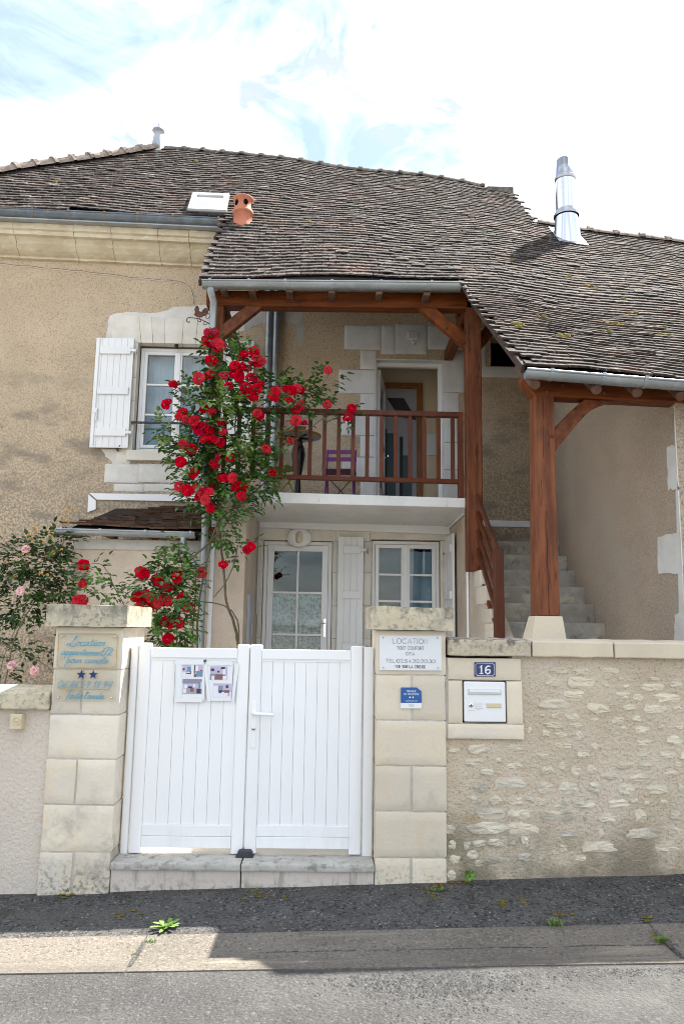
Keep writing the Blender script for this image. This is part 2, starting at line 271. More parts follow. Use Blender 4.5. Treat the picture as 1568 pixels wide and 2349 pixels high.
def place(name, me, parent=None, bevel=0, label=None, M=None):
    o = bpy.data.objects.new(name, me); COL.objects.link(o)
    if M is not None: o.matrix_local = M
    if parent is not None:
        o.parent = parent
        if parent.type == 'EMPTY': o.matrix_parent_inverse = Matrix.Translation(-parent.location)
    if bevel:
        b = o.modifiers.new('bevel', 'BEVEL'); b.width = bevel; b.segments = 2; b.limit_method = 'ANGLE'
    if label: o['label'] = label
    return o
def thing(name, label, cat, loc=(0, 0, 0), group=None):
    o = bpy.data.objects.new(name, None); o.empty_display_size = .1; COL.objects.link(o); o.location = loc
    return tag(o, label, cat, group)
def tag(o, label, cat, group=None):
    o['label'] = label; o['category'] = cat
    if group: o['group'] = group
    return o
def struct(o): o['kind'] = 'structure'; return o
def jit(a): return R.uniform(-a, a)
def block(x0, x1, y0, y1, z0, z1, j=.004):   # stone block with a worn, uneven front face
    m = MB(); nx = max(3, min(10, int((x1-x0)/.05))); nz = max(3, min(8, int((z1-z0)/.05))); sd_ = R.uniform(0, 50); r_ = min(.006, .1*min(x1-x0, z1-z0)+.002)
    us = [0, r_/(x1-x0)]+[r_/(x1-x0)+(1-2*r_/(x1-x0))*i/nx for i in range(1, nx)]+[1-r_/(x1-x0), 1]
    ws = [0, r_/(z1-z0)]+[r_/(z1-z0)+(1-2*r_/(z1-z0))*i/nz for i in range(1, nz)]+[1-r_/(z1-z0), 1]
    P = []; nu, nw = len(us), len(ws); k = j/.004
    for c, w_ in enumerate(ws):
        for b_, u_ in enumerate(us):
            x, z = x0+(x1-x0)*u_, z0+(z1-z0)*w_; q = mnoise.noise(V((x*14+sd_, z*14, sd_))); q2 = mnoise.noise(V((x*45, sd_, z*45)))
            ed = (b_ in (0, nu-1)) or (c in (0, nw-1)); y = y0+q*.0022*k+(.0025+.007*max(0, q2)*k if ed else 0)
            P.append((x+(q2*.003*k if b_ in (0, nu-1) else 0), y, z+(q*.003*k if c in (0, nw-1) else 0)))
    m.add(P, [(c*nu+b_, c*nu+b_+1, (c+1)*nu+b_+1, (c+1)*nu+b_) for c in range(nw-1) for b_ in range(nu-1)], 0, True)
    lp = list(range(nu))+[c*nu+nu-1 for c in range(1, nw)]+[(nw-1)*nu+b_ for b_ in range(nu-2, -1, -1)]+[c*nu for c in range(nw-2, 0, -1)]; n = len(lp)
    m.add([P[i] for i in lp]+[(P[i][0], y1, P[i][2]) for i in lp], [(i, i+n, (i+1) % n+n, (i+1) % n) for i in range(n)]+[tuple(range(2*n-1, n-1, -1))])
    return m
def interp(x, pts):
    if x <= pts[0][0]: return pts[0][1]
    for (a, b), (c, d) in zip(pts, pts[1:]):
        if x <= c: return b+(d-b)*(x-a)/(c-a)
    return pts[-1][1]
# ------------------------------------------------------------------ ground
YW = 4.85
def zg(x, Y):
    k = interp(Y, [(3.2, .02), (3.8, .022), (4.85, .038)])
    xx = max(-9, min(9, x))
    return interp(Y, [(0, -.02), (3.2, -.015), (3.8, -.025), (4.02, -.048), (4.25, -.028), (4.85, .0)])+k*xx
def sheet(name, xs, ys, zf, m, parent=None, dz=0, rough=0):
    b = MB(); v = [(x, y, zf(x, y)+dz+(mnoise.noise(V((x*3, y*3, 0)))*rough)) for y in ys for x in xs]; n = len(xs)
    b.add(v, [(j*n+i, j*n+i+1, (j+1)*n+i+1, (j+1)*n+i) for j in range(len(ys)-1) for i in range(n-1)], 0, True)
    return b.build(name, m, parent)
def frange(a, b, n): return [a+(b-a)*i/n for i in range(n+1)]
g = MB(); g.add([(-600, -600, -.5), (600, -600, -.5), (600, 900, -.5), (-600, 900, -.5)], [(0, 1, 2, 3)]); struct(g.build('ground', 'earth'))
struct(sheet('road', frange(-40, 40, 160), [-8, -5, -2, 0, 1, 2, 2.5, 3, 3.2, 3.4, 3.6, 3.79, 3.83], zg, 'asphalt_road', None, 0, .004))
struct(sheet('pavement', frange(-9, 9, 120), frange(4.2, 4.95, 8), zg, 'asphalt_dark', None, 0, .008))
gut = struct(bpy.data.objects.new('gutter', None)); COL.objects.link(gut)
jx = [-9.0, -6.3, -3.6, -.92, 1.76, 4.4, 9.0]
for a, b in zip(jx, jx[1:]):
    m = MB(); xs = frange(a+.004, b-.004, 8); ys = [3.80, 3.86, 3.94, 4.0, 4.06, 4.14, 4.2, 4.24]
    sk = lambda y: -.10*(y-4.24)/.44*(-1)
    v = [(x+.0+sk(y)*0, y, zg(x, y)+.006) for y in ys for x in xs]; n = len(xs)
    m.add(v, [(j*n+i, j*n+i+1, (j+1)*n+i+1, (j+1)*n+i) for j in range(len(ys)-1) for i in range(n-1)], 0, True)
    e = [(x, 3.80, zg(x, 3.8)-.05) for x in xs]; f = [(x, 3.80, zg(x, 3.8)+.006) for x in xs]
    m.add(e+f, [(i, i+1, n+i+1, n+i) for i in range(n-1)])
    m.build('slab', 'concrete', gut)
jm = MB()
jm.box(-9, 9, 3.84, 4.22, -.5, -.49)
for x in jx[1:-1]: jm.add([(x-.012, 3.81, zg(x, 3.81)+.0015), (x+.012, 3.81, zg(x, 3.81)+.0015), (x+.012, 4.23, zg(x, 4.23)+.0015), (x-.012, 4.23, zg(x, 4.23)+.0015)], [(0, 1, 2, 3)])
jm.build('joint', 'asphalt_dark', gut)
# dark bitumen seam along the gutter on the right
m = MB()
for k in range(60):
    x = -.28+k*.035
    if R.random() < .75:
        y = 4.035+mnoise.noise(V((x*4, 0, 3)))*.012
        z = zg(x, y)+.0085
        m.add([(x, y-.006, z), (x+.036, y-.006+jit(.002), z), (x+.036, y+.006+jit(.003), z), (x, y+.006, z)], [(0, 1, 2, 3)])
m.build('seam', 'asphalt_dark', gut)
struct(sheet('courtyard_ground', frange(-7, 1.66, 12), [5.02, 5.35, 6, 7, 8, 9, 10.05], lambda x, y: interp(y, [(5.0, .125), (10, .58)]), 'courtyard'))
# pebbles and broken asphalt
def pebbles(name, label, spots, m_, cat):
    b = MB()
    for x, y, r_ in spots:
        z = zg(x, y)+r_*.2; n = 5; ph = R.random()*6
        vs = [(x+math.cos(ph+i*2*math.pi/n)*r_*R.uniform(.7, 1.2), y+math.sin(ph+i*2*math.pi/n)*r_*R.uniform(.7, 1.2), z-r_*.2) for i in range(n)]+[(x+jit(r_*.3), y+jit(r_*.3), z+r_*.45)]
        b.add(vs, [(i, (i+1) % n, n) for i in range(n)])
    o = b.build(name, m_); o['kind'] = 'stuff'; return tag(o, label, cat)
sp = []
for k in range(1300):
    y = R.uniform(4.26, 4.82); sp.append((R.uniform(-2.2, 2.5), y, R.choice([.003, .004, .005, .006, .009])))
for k in range(40): sp.append((R.uniform(-2, 2.4), R.uniform(3.85, 4.22), R.uniform(.004, .009)))
pebbles('gravel', 'small loose pale gravel scattered over the dark pavement strip', sp, 'pebble', 'gravel')
sp = []
for k in range(1500):
    a = R.gauss(0, 1); x = .5+a*.22; y = 3.60+R.gauss(0, .07)+abs(a)*.03
    if y < 3.78: sp.append((x, y, R.uniform(.004, .011)))
for k in range(500): sp.append((R.uniform(.3, 1.8), 3.76-abs(R.gauss(0, .06)), R.uniform(.003, .008)))
for k in range(250): sp.append((.55+R.gauss(0, .15), 3.34+R.gauss(0, .06), R.uniform(.003, .008)))
pebbles('asphalt_rubble', 'crumbling worn asphalt chippings along the road edge', sp, 'chip', 'rubble')
# ------------------------------------------------------------------ stone pillars
def pillar(name, label, x0, x1, zs, joints, m_, capm, capx, capz, depth, yf=YW):
    t = thing(name, label, 'pillar', ((x0+x1)/2, yf+depth/2, zs[-1]), 'gate pillars of cut stone')
    c = MB(); c.box(x0+.006, x1-.006, yf+.006, yf+depth-.01, zs[-1]-.2, zs[0]-.002); c.build('mortar_core', 'mortar', t)
    for i, (a, b) in enumerate(zip(zs, zs[1:])):
        j = joints[i]; sp_ = [(x0, x1)] if j is None else [(x0, j-.007), (j+.007, x1)]
        for (p, q) in sp_:
            zz = b+.005 if i < len(zs)-2 else b-.15
            block(p+jit(.002), q+jit(.002), yf+jit(.003), yf+depth, zz, a-.004, .004).build('stone_block', m_, t)
    m = MB(); cx0, cx1 = capx; z0, z1 = capz; n = 14
    for i in range(n):
        pass
    top = []; me = MB()
    xs = frange(cx0, cx1, 12); ys = frange(yf-.055, yf+depth+.05, 8)
    vs = [(x, y, z1+mnoise.noise(V((x*7, y*7, 1)))*.008) for y in ys for x in xs]; n = len(xs)
    me.add(vs, [(j*n+i, j*n+i+1, (j+1)*n+i+1, (j+1)*n+i) for j in range(len(ys)-1) for i in range(n-1)])
    nb = len(ys)
    loop = [i for i in range(n)]+[j*n+n-1 for j in range(1, nb)]+[(nb-1)*n+i for i in range(n-2, -1, -1)]+[j*n for j in range(nb-2, 0, -1)]
    lv = [vs[i] for i in loop]; kk = len(lv)
    me.add(lv+[(p[0], p[1], z0+jit(.002)) for p in lv], [(i, i+kk, (i+1) % kk+kk, (i+1) % kk) for i in range(kk)])
    me.add([(cx0, ys[0], z0), (cx1, ys[0], z0), (cx1, ys[-1], z0), (cx0, ys[-1], z0)], [(3, 2, 1, 0)])
    me.build('cap', capm, t)
    return t
zl = [at(150, y, Y=YW).z for y in (1437, 1535, 1639, 1741, 1846, 1955, 2050)]
pillar('stone_pillar', 'weathered stone gate pillar carrying the clear acrylic rental sign', -1.735, -1.305, zl, [None, -1.545, None, -1.545, None, -1.53], 'old_ashlar', 'cap_stone', (-1.785, -1.272), (1.555, 1.692), .56)
zr = [at(940, y, Y=YW).z for y in (1446, 1549, 1653, 1757, 1862, 1968, 2032)]
pillar('stone_pillar', 'cream stone gate pillar carrying the white LOCATION plaque', .322, .766, zr, [None, .548, None, .548, None, .545], 'ashlar', 'cap_stone', (.277, .81), (1.566, 1.712), .5)
# ------------------------------------------------------------------ low wall on the left
lw = thing('low_wall', 'pinkish plastered low wall with stone coping on the far left', 'wall', (-3.5, 5.05, -.1))
m = MB(); xs = frange(-7, -1.738, 60); zs_ = frange(-.4, 1.03, 16)
v = [(x, YW+.03+mnoise.noise(V((x*2.2, 0, z*2.2)))*.018, z) for z in zs_ for x in xs]; n = len(xs)
m.add(v, [(j*n+i, j*n+i+1, (j+1)*n+i+1, (j+1)*n+i) for j in range(len(zs_)-1) for i in range(n-1)], 0, True); m.box(-7, -1.738, YW+.06, YW+.36, -.4, 1.03)
m.build('plaster_face', 'pink_plaster', lw)
for a, b in ((-7, -5.4), (-5.39, -3.6), (-3.59, -1.742)):
    q = MB(); q.prismx([(YW-.02, 1.032), (YW+.42, 1.032), (YW+.42, 1.15), (YW+.2, 1.17), (YW-.02, 1.14)], a, b); q.build('coping_stone', 'coping_dark' if 0 else 'cap_stone', lw, .012)
bell = thing('doorbell_box', 'small square cream doorbell box on the pinkish low wall', 'doorbell', (-1.94, YW, .9))
p = at(27, 1637, Y=YW-.01); q = at(51, 1673, Y=YW-.01)
MB().box(p.x, q.x, YW-.03, YW+.05, q.z, p.z).build('housing', 'bell_cream', bell, .005)
c = V(((p.x+q.x)/2+.008, YW-.032, (p.z+q.z)/2+.006))
MB().lathe(c, [(.026, .002), (.024, -.003), (.021, -.003), (.020, .002), (.012, .001), (.011, -.002), (0, -.002)], 20, axis='y').build('push_ring', 'bell_cream', bell)
# ------------------------------------------------------------------ rubble wall on the right
rw = thing('rubble_wall', 'rubble stone street wall with mortar joints right of the letterbox', 'wall', (2.5, 5.1, 0))
X0 = .768; XE = 6.5
m = MB(); xs = frange(X0, XE, 120); zs_ = frange(-.2, 1.41, 36)
hole = (.878, 1.153, .988, 1.25)
v = [(x, YW+.022+mnoise.fractal(V((x*2.6, 0, z*2.6)), 1.0, 2.0, 3)*.016, z) for z in zs_ for x in xs]; n = len(xs)
m.add(v, [(j*n+i, j*n+i+1, (j+1)*n+i+1, (j+1)*n+i) for j in range(len(zs_)-1) for i in range(n-1)
          if not (xs[i+1] < 1.24 and .90 < zs_[j+1] and zs_[j] > .88)], 0, True)
m.box(1.2, XE, YW+.07, YW+.40, -.2, 1.405); m.box(X0+.005, 1.2, YW+.26, YW+.40, -.2, 1.405)
m.build('mortar_face', 'wall_mortar', rw)
ST = [(810,275,110,50),(960,285,110,45),(1130,275,120,40),(1535,255,60,20),(785,350,110,55),(950,352,180,70),(1110,320,40,30),(1190,325,40,25),(1100,370,40,25),(1225,375,50,25),(1385,380,150,45),(1400,327,60,25),(1530,360,70,40),
(910,425,150,50),(1200,430,95,45),(1300,440,70,40),(1490,445,170,60),(790,485,190,65),(1050,505,130,65),(1245,502,85,35),(1400,512,140,50),(1540,515,60,50),(715,550,45,18),(790,558,50,28),(895,563,80,45),(1030,575,50,25),(1170,580,85,50),(1285,570,60,35),
(785,608,130,35),(915,610,90,30),(1215,630,40,22),(1320,640,90,50),(1440,625,40,30),(1545,625,50,25),(735,660,45,35),(830,668,80,35),(938,672,55,50),(640,645,25,45),(835,735,110,35),(1335,720,100,45),(1525,705,90,60),(1030,735,45,40),
(325,755,140,60),(545,750,130,45),(175,765,75,32),(730,800,95,35),(965,795,75,45),(1335,795,90,45),(1475,795,100,45),(295,838,130,50),(545,860,100,35),(445,822,45,30),(750,885,75,55),(838,858,40,45),(920,897,55,65),(1015,880,60,60),(1215,860,90,40),(1335,858,80,45),(1545,850,50,30),
(370,895,80,40),(1130,925,110,40),(1300,930,120,40),(1500,907,90,35),(515,970,210,70),(330,985,90,65),(735,995,105,70),(880,1000,120,75),(1040,998,95,65),(1218,1005,110,80),(1400,998,170,75),(1555,990,40,60),
(315,1060,70,55),(430,1070,90,55),(545,1072,90,50),(640,1065,50,35),(720,1090,50,30),(825,1090,90,50),(980,1098,135,50),(1170,1088,120,50),(1275,1072,55,35),(1350,1085,35,25),(1458,1080,50,22),
(390,1150,170,70),(570,1150,120,65),(810,1160,230,55),(975,1175,22,40),(1125,1172,130,65),(1315,1168,90,80),(1535,1165,80,60),(375,1240,235,70),(590,1240,190,75),(880,1275,90,35),(1300,1272,245,65),(1520,1258,90,50),(1075,1270,35,55),(155,1245,60,55),
(330,1330,80,40),(430,1328,85,45),(530,1325,50,45),(610,1320,45,70),(840,1360,50,45),(1060,1350,230,60),(1475,1365,170,50),(170,1345,50,55),(260,1345,40,50),(430,1430,100,50),(600,1415,90,45),(935,1420,85,35),(290,1400,70,50),(180,1430,70,45),(330,1455,60,40),(700,1435,20,40),(160,1525,55,50)]
for k in range(70): ST.append((1600+R.uniform(0, 1900), R.uniform(260, 1450), R.uniform(60, 190), R.uniform(35, 70)))
for (sx, sy, w_, h_) in ST:
    c = at(975+.378*sx, 1433.7+.378*sy, Y=YW); s_ = 4.95/F*.378
    hw, hh = w_*s_*.5, h_*s_*.5; n = 11; m = MB(); ph = R.random()*6; e = R.uniform(2.4, 4.5)
    ring = []
    for i in range(n):
        a = 2*math.pi*i/n; ca, sa = math.cos(a), math.sin(a)
        rr = (abs(ca)**e+abs(sa)**e)**(-1/e)*R.uniform(.72, 1.16)
        ring.append((ca*rr*hw, sa*rr*hh))
    yb = YW+.022+mnoise.fractal(V((c.x*2.6, 0, c.z*2.6)), 1.0, 2.0, 3)*.016
    d_ = R.uniform(.004, .009)
    vs = [(c.x+x, yb+.015, c.z+z) for x, z in ring]+[(c.x+x*.95, yb-d_*.55+jit(.003), c.z+z*.93) for x, z in ring]+[(c.x+x*.55+jit(hw*.1), yb-d_-jit(.005), c.z+z*.5+jit(hh*.1)) for x, z in ring]+[(c.x, yb-d_-jit(.004), c.z)]
    fs = [(i, (i+1) % n, n+(i+1) % n, n+i) for i in range(n)]+[(n+i, n+(i+1) % n, 2*n+(i+1) % n, 2*n+i) for i in range(n)]+[(2*n+i, 2*n+(i+1) % n, 3*n) for i in range(n)]
    m.add(vs, fs, 0, False); m.build('stone', 'rubble', rw)
cop = [(X0+.012, at(1214, 1480, Y=YW).x, 'coping_dark'), (at(1217, 1480, Y=YW).x, at(1401, 1480, Y=YW).x, 'coping_clean'), (at(1404, 1480, Y=YW).x, 2.75, 'coping_clean'), (2.756, 3.7, 'coping_clean'), (3.706, 4.9, 'coping_clean'), (4.906, XE, 'coping_clean')]
for a, b, m_ in cop:
    xs = frange(a, b, 10); q = MB(); pr = [(YW-.035, 1.408), (YW+.45, 1.408), (YW+.45, 1.50), (YW+.2, 1.522), (YW-.035, 1.508)]
    vs = [(x, y+jit(.003), z+jit(.003)) for x in xs for y, z in pr]; n = len(pr)
    q.add(vs, [tuple(range(n)), tuple(range(len(vs)-1, len(vs)-n-1, -1))]+[(i*n+(j+1) % n, i*n+j, (i+1)*n+j, (i+1)*n+(j+1) % n) for i in range(len(xs)-1) for j in range(n)])
    q.build('coping_stone', m_, rw, .008)
# letterbox surround blocks
x1 = 1.252; zt = at(1110, 1510, Y=YW).z; zm = 1.253; zb0 = .985; zb = at(1110, 1695, Y=YW).z
for a, b, c, d in ((X0+.014, x1, zm+.004, zt), (X0+.014, .872, zb0, zm-.004), (1.158, x1+.004, zb0, zm-.004), (X0+.012, x1+.012, zb, zb0-.004)):
    block(a, b, YW-.004, YW+.27, c, d, .003).build('surround_block', 'ashlar', rw)
m = MB(); m.box(X0, X0+.02, YW+.012, YW+.25, zb, zt); m.box(X0, x1, YW+.03, YW+.25, zm-.006, zm+.006); m.box(X0, x1, YW+.03, YW+.25, zb0-.006, zb0+.002); m.build('mortar_joint', 'mortar', rw)
# letterbox
mb = thing('letterbox', 'white letterbox with nameplate set in the stone surround', 'letterbox', (1.01, YW, .99))
m = MB(); m.box(.876, 1.154, YW+.03, YW+.25, .989, 1.249); m.build('recess', 'dark_hole', mb)
m = MB(); m.box(.882, 1.147, YW-.012, YW+.05, .995, 1.245); m.build('door', 'mail_white', mb, .007)
fl = MB(); fl.box(.908, 1.118, YW-.019, YW-.008, 1.166, 1.200); f_ = fl.build('flap', 'mail_grey', mb, .003)
MB().box(.914, 1.112, YW-.021, YW-.0185, 1.180, 1.197).build('flap_strip', 'mail_white', f_)
MB().lathe((.924, YW-.012, 1.10), [(.0145, 0), (.0145, -.005), (.012, -.008), (0, -.008)], 18, axis='y').build('lock', 'chrome', mb)
MB().box(.921, .927, YW-.0215, YW-.0195, 1.094, 1.106).build('keyhole', 'dark_ink', mb)
m = MB(); m.box(1.024, 1.119, YW-.017, YW-.010, 1.084, 1.113); h_ = m.build('name_holder', 'mail_grey', mb, .002)
MB().box(1.030, 1.113, YW-.0185, YW-.0165, 1.089, 1.108).build('name_card', 'card_yellow', h_)
m = MB()
for i in range(4): m.box(.948, 1.00-.004*i, YW-.0145, YW-.0115, 1.113-.011*i, 1.1145-.011*i)
m.add([(.905, YW-.0135, 1.065), (.94, YW-.0135, 1.064), (1.008, YW-.0135, 1.081), (1.008, YW-.0135, 1.083), (.94, YW-.0135, 1.0665), (.905, YW-.0135, 1.0675)], [(0, 1, 4, 5), (1, 2, 3, 4)])
m.build('ventilation_rib', 'mail_grey', mb)
# ------------------------------------------------------------------ step and gate
st = thing('gate_step', 'low plastered step with stone slabs under the white gate', 'step', (-.5, 5, 0))
xl, xr, xm = -1.300, .318, at(552, 1995, Y=YW).x
for a, b in ((xl, xm-.004), (xm+.004, xr)):
    MB().box(a, b, YW+.012, 5.3, -.35, .085).build('riser', 'step_plaster', st, .004)
    q = block(a, b, YW-.012, 5.06, .087, .128, .002); q.build('slab', 'step_slab', st, .006)
MB().box(xm-.004, xm+.004, YW+.03, 5.05, -.3, .12).build('joint', 'black_rubber', st)
MB().box(xl, xr, 5.065, 5.34, .05, .124).build('threshold', 'courtyard', st)
YG = 5.04
gx = [at(x, 1700, Y=YG).x for x in (310, 556, 588, 822)]
def rrect(x0, x1, y0, y1, r=.012, n=3):
    pts = []
    for cx_, cy_, a0 in ((x1-r, y1-r, 0), (x0+r, y1-r, 90), (x0+r, y0+r, 180), (x1-r, y0+r, 270)):
        pts += [(cx_+r*math.cos(math.radians(a0+90*i/n)), cy_+r*math.sin(math.radians(a0+90*i/n))) for i in range(n+1)]
    return pts
def stile(x0, x1, z0, z1, y0=YG-.028, y1=YG+.03):
    p = rrect(x0, x1, y0, y1); n = len(p); m = MB()
    m.add([(x, y, z0) for x, y in p]+[(x, y, z1) for x, y in p], [(i, (i+1) % n, n+(i+1) % n, n+i) for i in range(n)], 0, True)
    q = [( (x0+x1)/2+(x-(x0+x1)/2)*.8, (y0+y1)/2+(y-(y0+y1)/2)*.8, z1+.006) for x, y in p]
    m.add([(x, y, z1) for x, y in p]+q, [(i, (i+1) % n, n+(i+1) % n, n+i) for i in range(n)]); m.add(q, [tuple(range(n))]); m.add([(x, y, z0) for x, y in p], [tuple(range(n-1, -1, -1))])
    return m
def gate_leaf(label, sx, x0, x1, zt_, zb_, nb):
    t = thing('gate_leaf', label, 'gate', (x0, YG, zb_), 'leaves of the white gate')
    sw = .078
    stile(x0, x0+sw, zb_-.015, zt_).build('stile', 'gate_white', t); stile(x1-sw, x1, zb_-.015, zt_).build('stile', 'gate_white', t)
    a, b = x0+sw, x1-sw
    m = MB(); m.box(a, b, YG-.024, YG+.024, zt_-.088, zt_-.024); m.build('top_rail', 'gate_white', t, .004)
    m = MB(); m.box(a, b, YG-.018, YG-.012, zt_-.094, zt_-.088); m.box(a, b, YG-.016, YG+.016, zt_-.104, zt_-.094); m.build('rail_bead', 'gate_white', t)
    m = MB(); m.box(a, b, YG-.024, YG+.024, zb_+.015, zb_+.085); m.build('bottom_rail', 'gate_white', t, .003)
    m = MB(); m.box(a, b, YG-.021, YG+.021, zb_+.0865, zb_+.155); m.build('bottom_rail', 'gate_white', t, .003)
    w_ = (b-a)/nb
    for i in range(nb):
        MB().box(a+i*w_+.0008, a+(i+1)*w_-.0008, YG-.012, YG+.012, zb_+.155, zt_-.104).build('board', 'gate_white', t, .0018)
    MB().box(a, b, YG-.004, YG+.004, zb_+.156, zt_-.1045).build('backing', 'board_backing', t)
    return t
zt_, zb_ = 1.447, .152
gl = gate_leaf('white gate leaf on the left with taped photo sheets', 0, gx[0], gx[1]+.028, zt_, zb_, 7)
gr = gate_leaf('white gate leaf on the right with lever handle', 1, gx[1]+.034, gx[3]+.02, zt_, zb_+.003, 8)
# central cover strip and handle on right leaf
hx = gx[1]+.034+.039
m = MB(); m.prism([(hx-.017, .79), (hx+.017, .79), (hx+.017, 1.07), (hx+.012, 1.085), (hx-.012, 1.085), (hx-.017, 1.07)][::1], YG-.034, YG-.027)
hp = m.build('lock_plate', 'gate_white', gr, .003)
MB().tube([(hx, YG-.03, 1.012), (hx, YG-.075, 1.012), (hx+.02, YG-.082, 1.012), (hx+.13, YG-.082, 1.008)], [.010, .010, .011, .012], 10).build('lever', 'gate_white', hp)
MB().lathe((hx, YG-.034, .915), [(.012, 0), (.012, -.012), (0, -.012)], 14, axis='y').build('cylinder', 'chrome', hp)
for lab, a, b in (('slim white gate post against the old pillar', -1.295, gx[0]-.006), ('slim white gate post against the LOCATION pillar', gx[3]+.027, .316)):
    tag(stile(a, b, .129, 1.44, YG-.02, YG+.06).build('gate_post', 'gate_white'), lab, 'gate post', 'white gate posts')
gs = thing('gate_stop', 'black rubber gate stop on the step below the gate', 'gate stop', (-.49, 5, .13))
p = at(546, 1958, Z=.13); q = at(581, 1958, Z=.13)
m = MB(); m.prism([(p.x, .1285), (q.x, .1285), (q.x, .150), (q.x-.012, .168), (p.x+.012, .168), (p.x, .150)], 4.965, 5.06); m.build('body', 'black_rubber', gs, .004)
MB().box(p.x-.006, q.x+.006, 4.96, 5.05, .1283, .137).build('base_plate', 'black_rubber', gs)
# ------------------------------------------------------------------ lettering
def catmull(p, k=4):
    if len(p) < 3: return p
    q = [p[0]]+p+[p[-1]]; o = []
    for i in range(1, len(q)-2):
        for j in range(k):
            t = j/k; a, b, c, d = q[i-1], q[i], q[i+1], q[i+2]
            o.append(tuple(.5*(2*b[e]+(c[e]-a[e])*t+(2*a[e]-5*b[e]+4*c[e]-d[e])*t*t+(3*b[e]-a[e]-3*c[e]+d[e])*t**3) for e in (0, 1)))
    return o+[p[-1]]
def arc(cx_, cy_, rx, ry, a0, a1, n=10): return [(cx_+rx*math.cos(math.radians(a0+(a1-a0)*i/n)), cy_+ry*math.sin(math.radians(a0+(a1-a0)*i/n))) for i in range(n+1)]
SCR = {'a': ([[(.8,.9),(.4,1),(.05,.5),(.2,.05),(.55,.2),(.8,.95),(.75,.2),(1.0,.1)]],1.0),'c': ([[(.75,.8),(.45,1),(.1,.55),(.2,.1),(.5,0),(.85,.2)]],.85),'e': ([[(.1,.45),(.7,.65),(.55,1),(.15,.7),(.15,.15),(.5,0),(.85,.25)]],.85),
'i': ([[(.1,.3),(.35,1),(.3,.15),(.5,.0),(.65,.15)],[(.4,1.4),(.44,1.55)]],.62),'l': ([[(.1,.3),(.5,1.8),(.35,2),(.2,.4),(.35,0),(.6,.15)]],.62),'m': ([[(.1,0),(.2,.9),(.2,.5),(.5,1),(.6,.6),(.55,0)],[(.58,.5),(.9,1),(1.0,.6),(.95,.1),(1.2,.1)]],1.2),
'n': ([[(.1,0),(.2,.95),(.2,.5),(.55,1),(.7,.7),(.65,.1),(.9,.1)]],.92),'o': ([[(.6,.95),(.3,.95),(.05,.5),(.25,.02),(.6,.2),(.7,.7),(.5,1),(.9,.85)]],.88),'p': ([[(.25,1.05),(.1,-1.1)],[(.17,.4),(.5,1),(.75,.7),(.55,.1),(.22,.1)],[(.6,.15),(.9,.3)]],.9),
'r': ([[(.1,.2),(.3,1),(.32,.85),(.6,.9),(.55,.3),(.75,.05)]],.75),'s': ([[(.1,.2),(.45,1.1),(.58,.4),(.3,0),(.05,.12)]],.7),'t': ([[(.42,1.8),(.25,.3),(.4,0),(.65,.15)],[(.0,1.2),(.7,1.3)]],.65),'u': ([[(.15,1),(.1,.3),(.35,0),(.65,.4),(.75,1)],[(.75,1),(.7,.2),(.95,.1)]],.95),
'é': ([[(.1,.45),(.7,.65),(.55,1),(.15,.7),(.15,.15),(.5,0),(.85,.25)],[(.45,1.3),(.75,1.7)]],.85),"'": ([[(.2,2.0),(.12,1.6)]],.3),' ': ([],.7),'L': ([[(.75,1.75),(1.0,2.5),(1.15,2.3),(.75,1.0),(.2,.0),(-.25,.25),(.1,.6),(.8,-.25),(1.5,-.15)]],1.45),
'T': ([[(-.35,2.0),(.3,2.35),(1.5,2.25)],[(.75,2.3),(.45,.8),(.3,-.5)]],1.0),'2': ([[(.1,1.5),(.5,2),(.8,1.6),(.4,.6),(.0,.1),(.4,.25),(.9,0)]],1.0),'0': ([arc(.45,1,.4,1,90,450,14)],1.0),'6': ([[(.85,1.95),(.3,1.2),(.1,.4),(.4,0),(.75,.4),(.55,.95),(.2,.6)]],.95),
'8': ([[(.75,1.7),(.5,2),(.2,1.6),(.6,.9),(.65,.25),(.3,0),(.1,.4),(.5,1.1),(.8,1.65)]],.95),'5': ([[(.9,2),(.4,1.95),(.25,1.15),(.6,1.2),(.75,.6),(.4,0),(.05,.2)]],.95),'9': ([[(.75,1.6),(.4,2),(.12,1.5),(.4,1.1),(.75,1.6),(.6,.5),(.35,0)]],.95),'1': ([[(.2,1.5),(.55,2),(.4,0)]],.7),'4': ([[(.45,2),(.1,.8),(.85,.85)],[(.9,2),(.65,-.2)]],1.0),'.': ([[(.2,.0),(.26,.12)]],.45)}
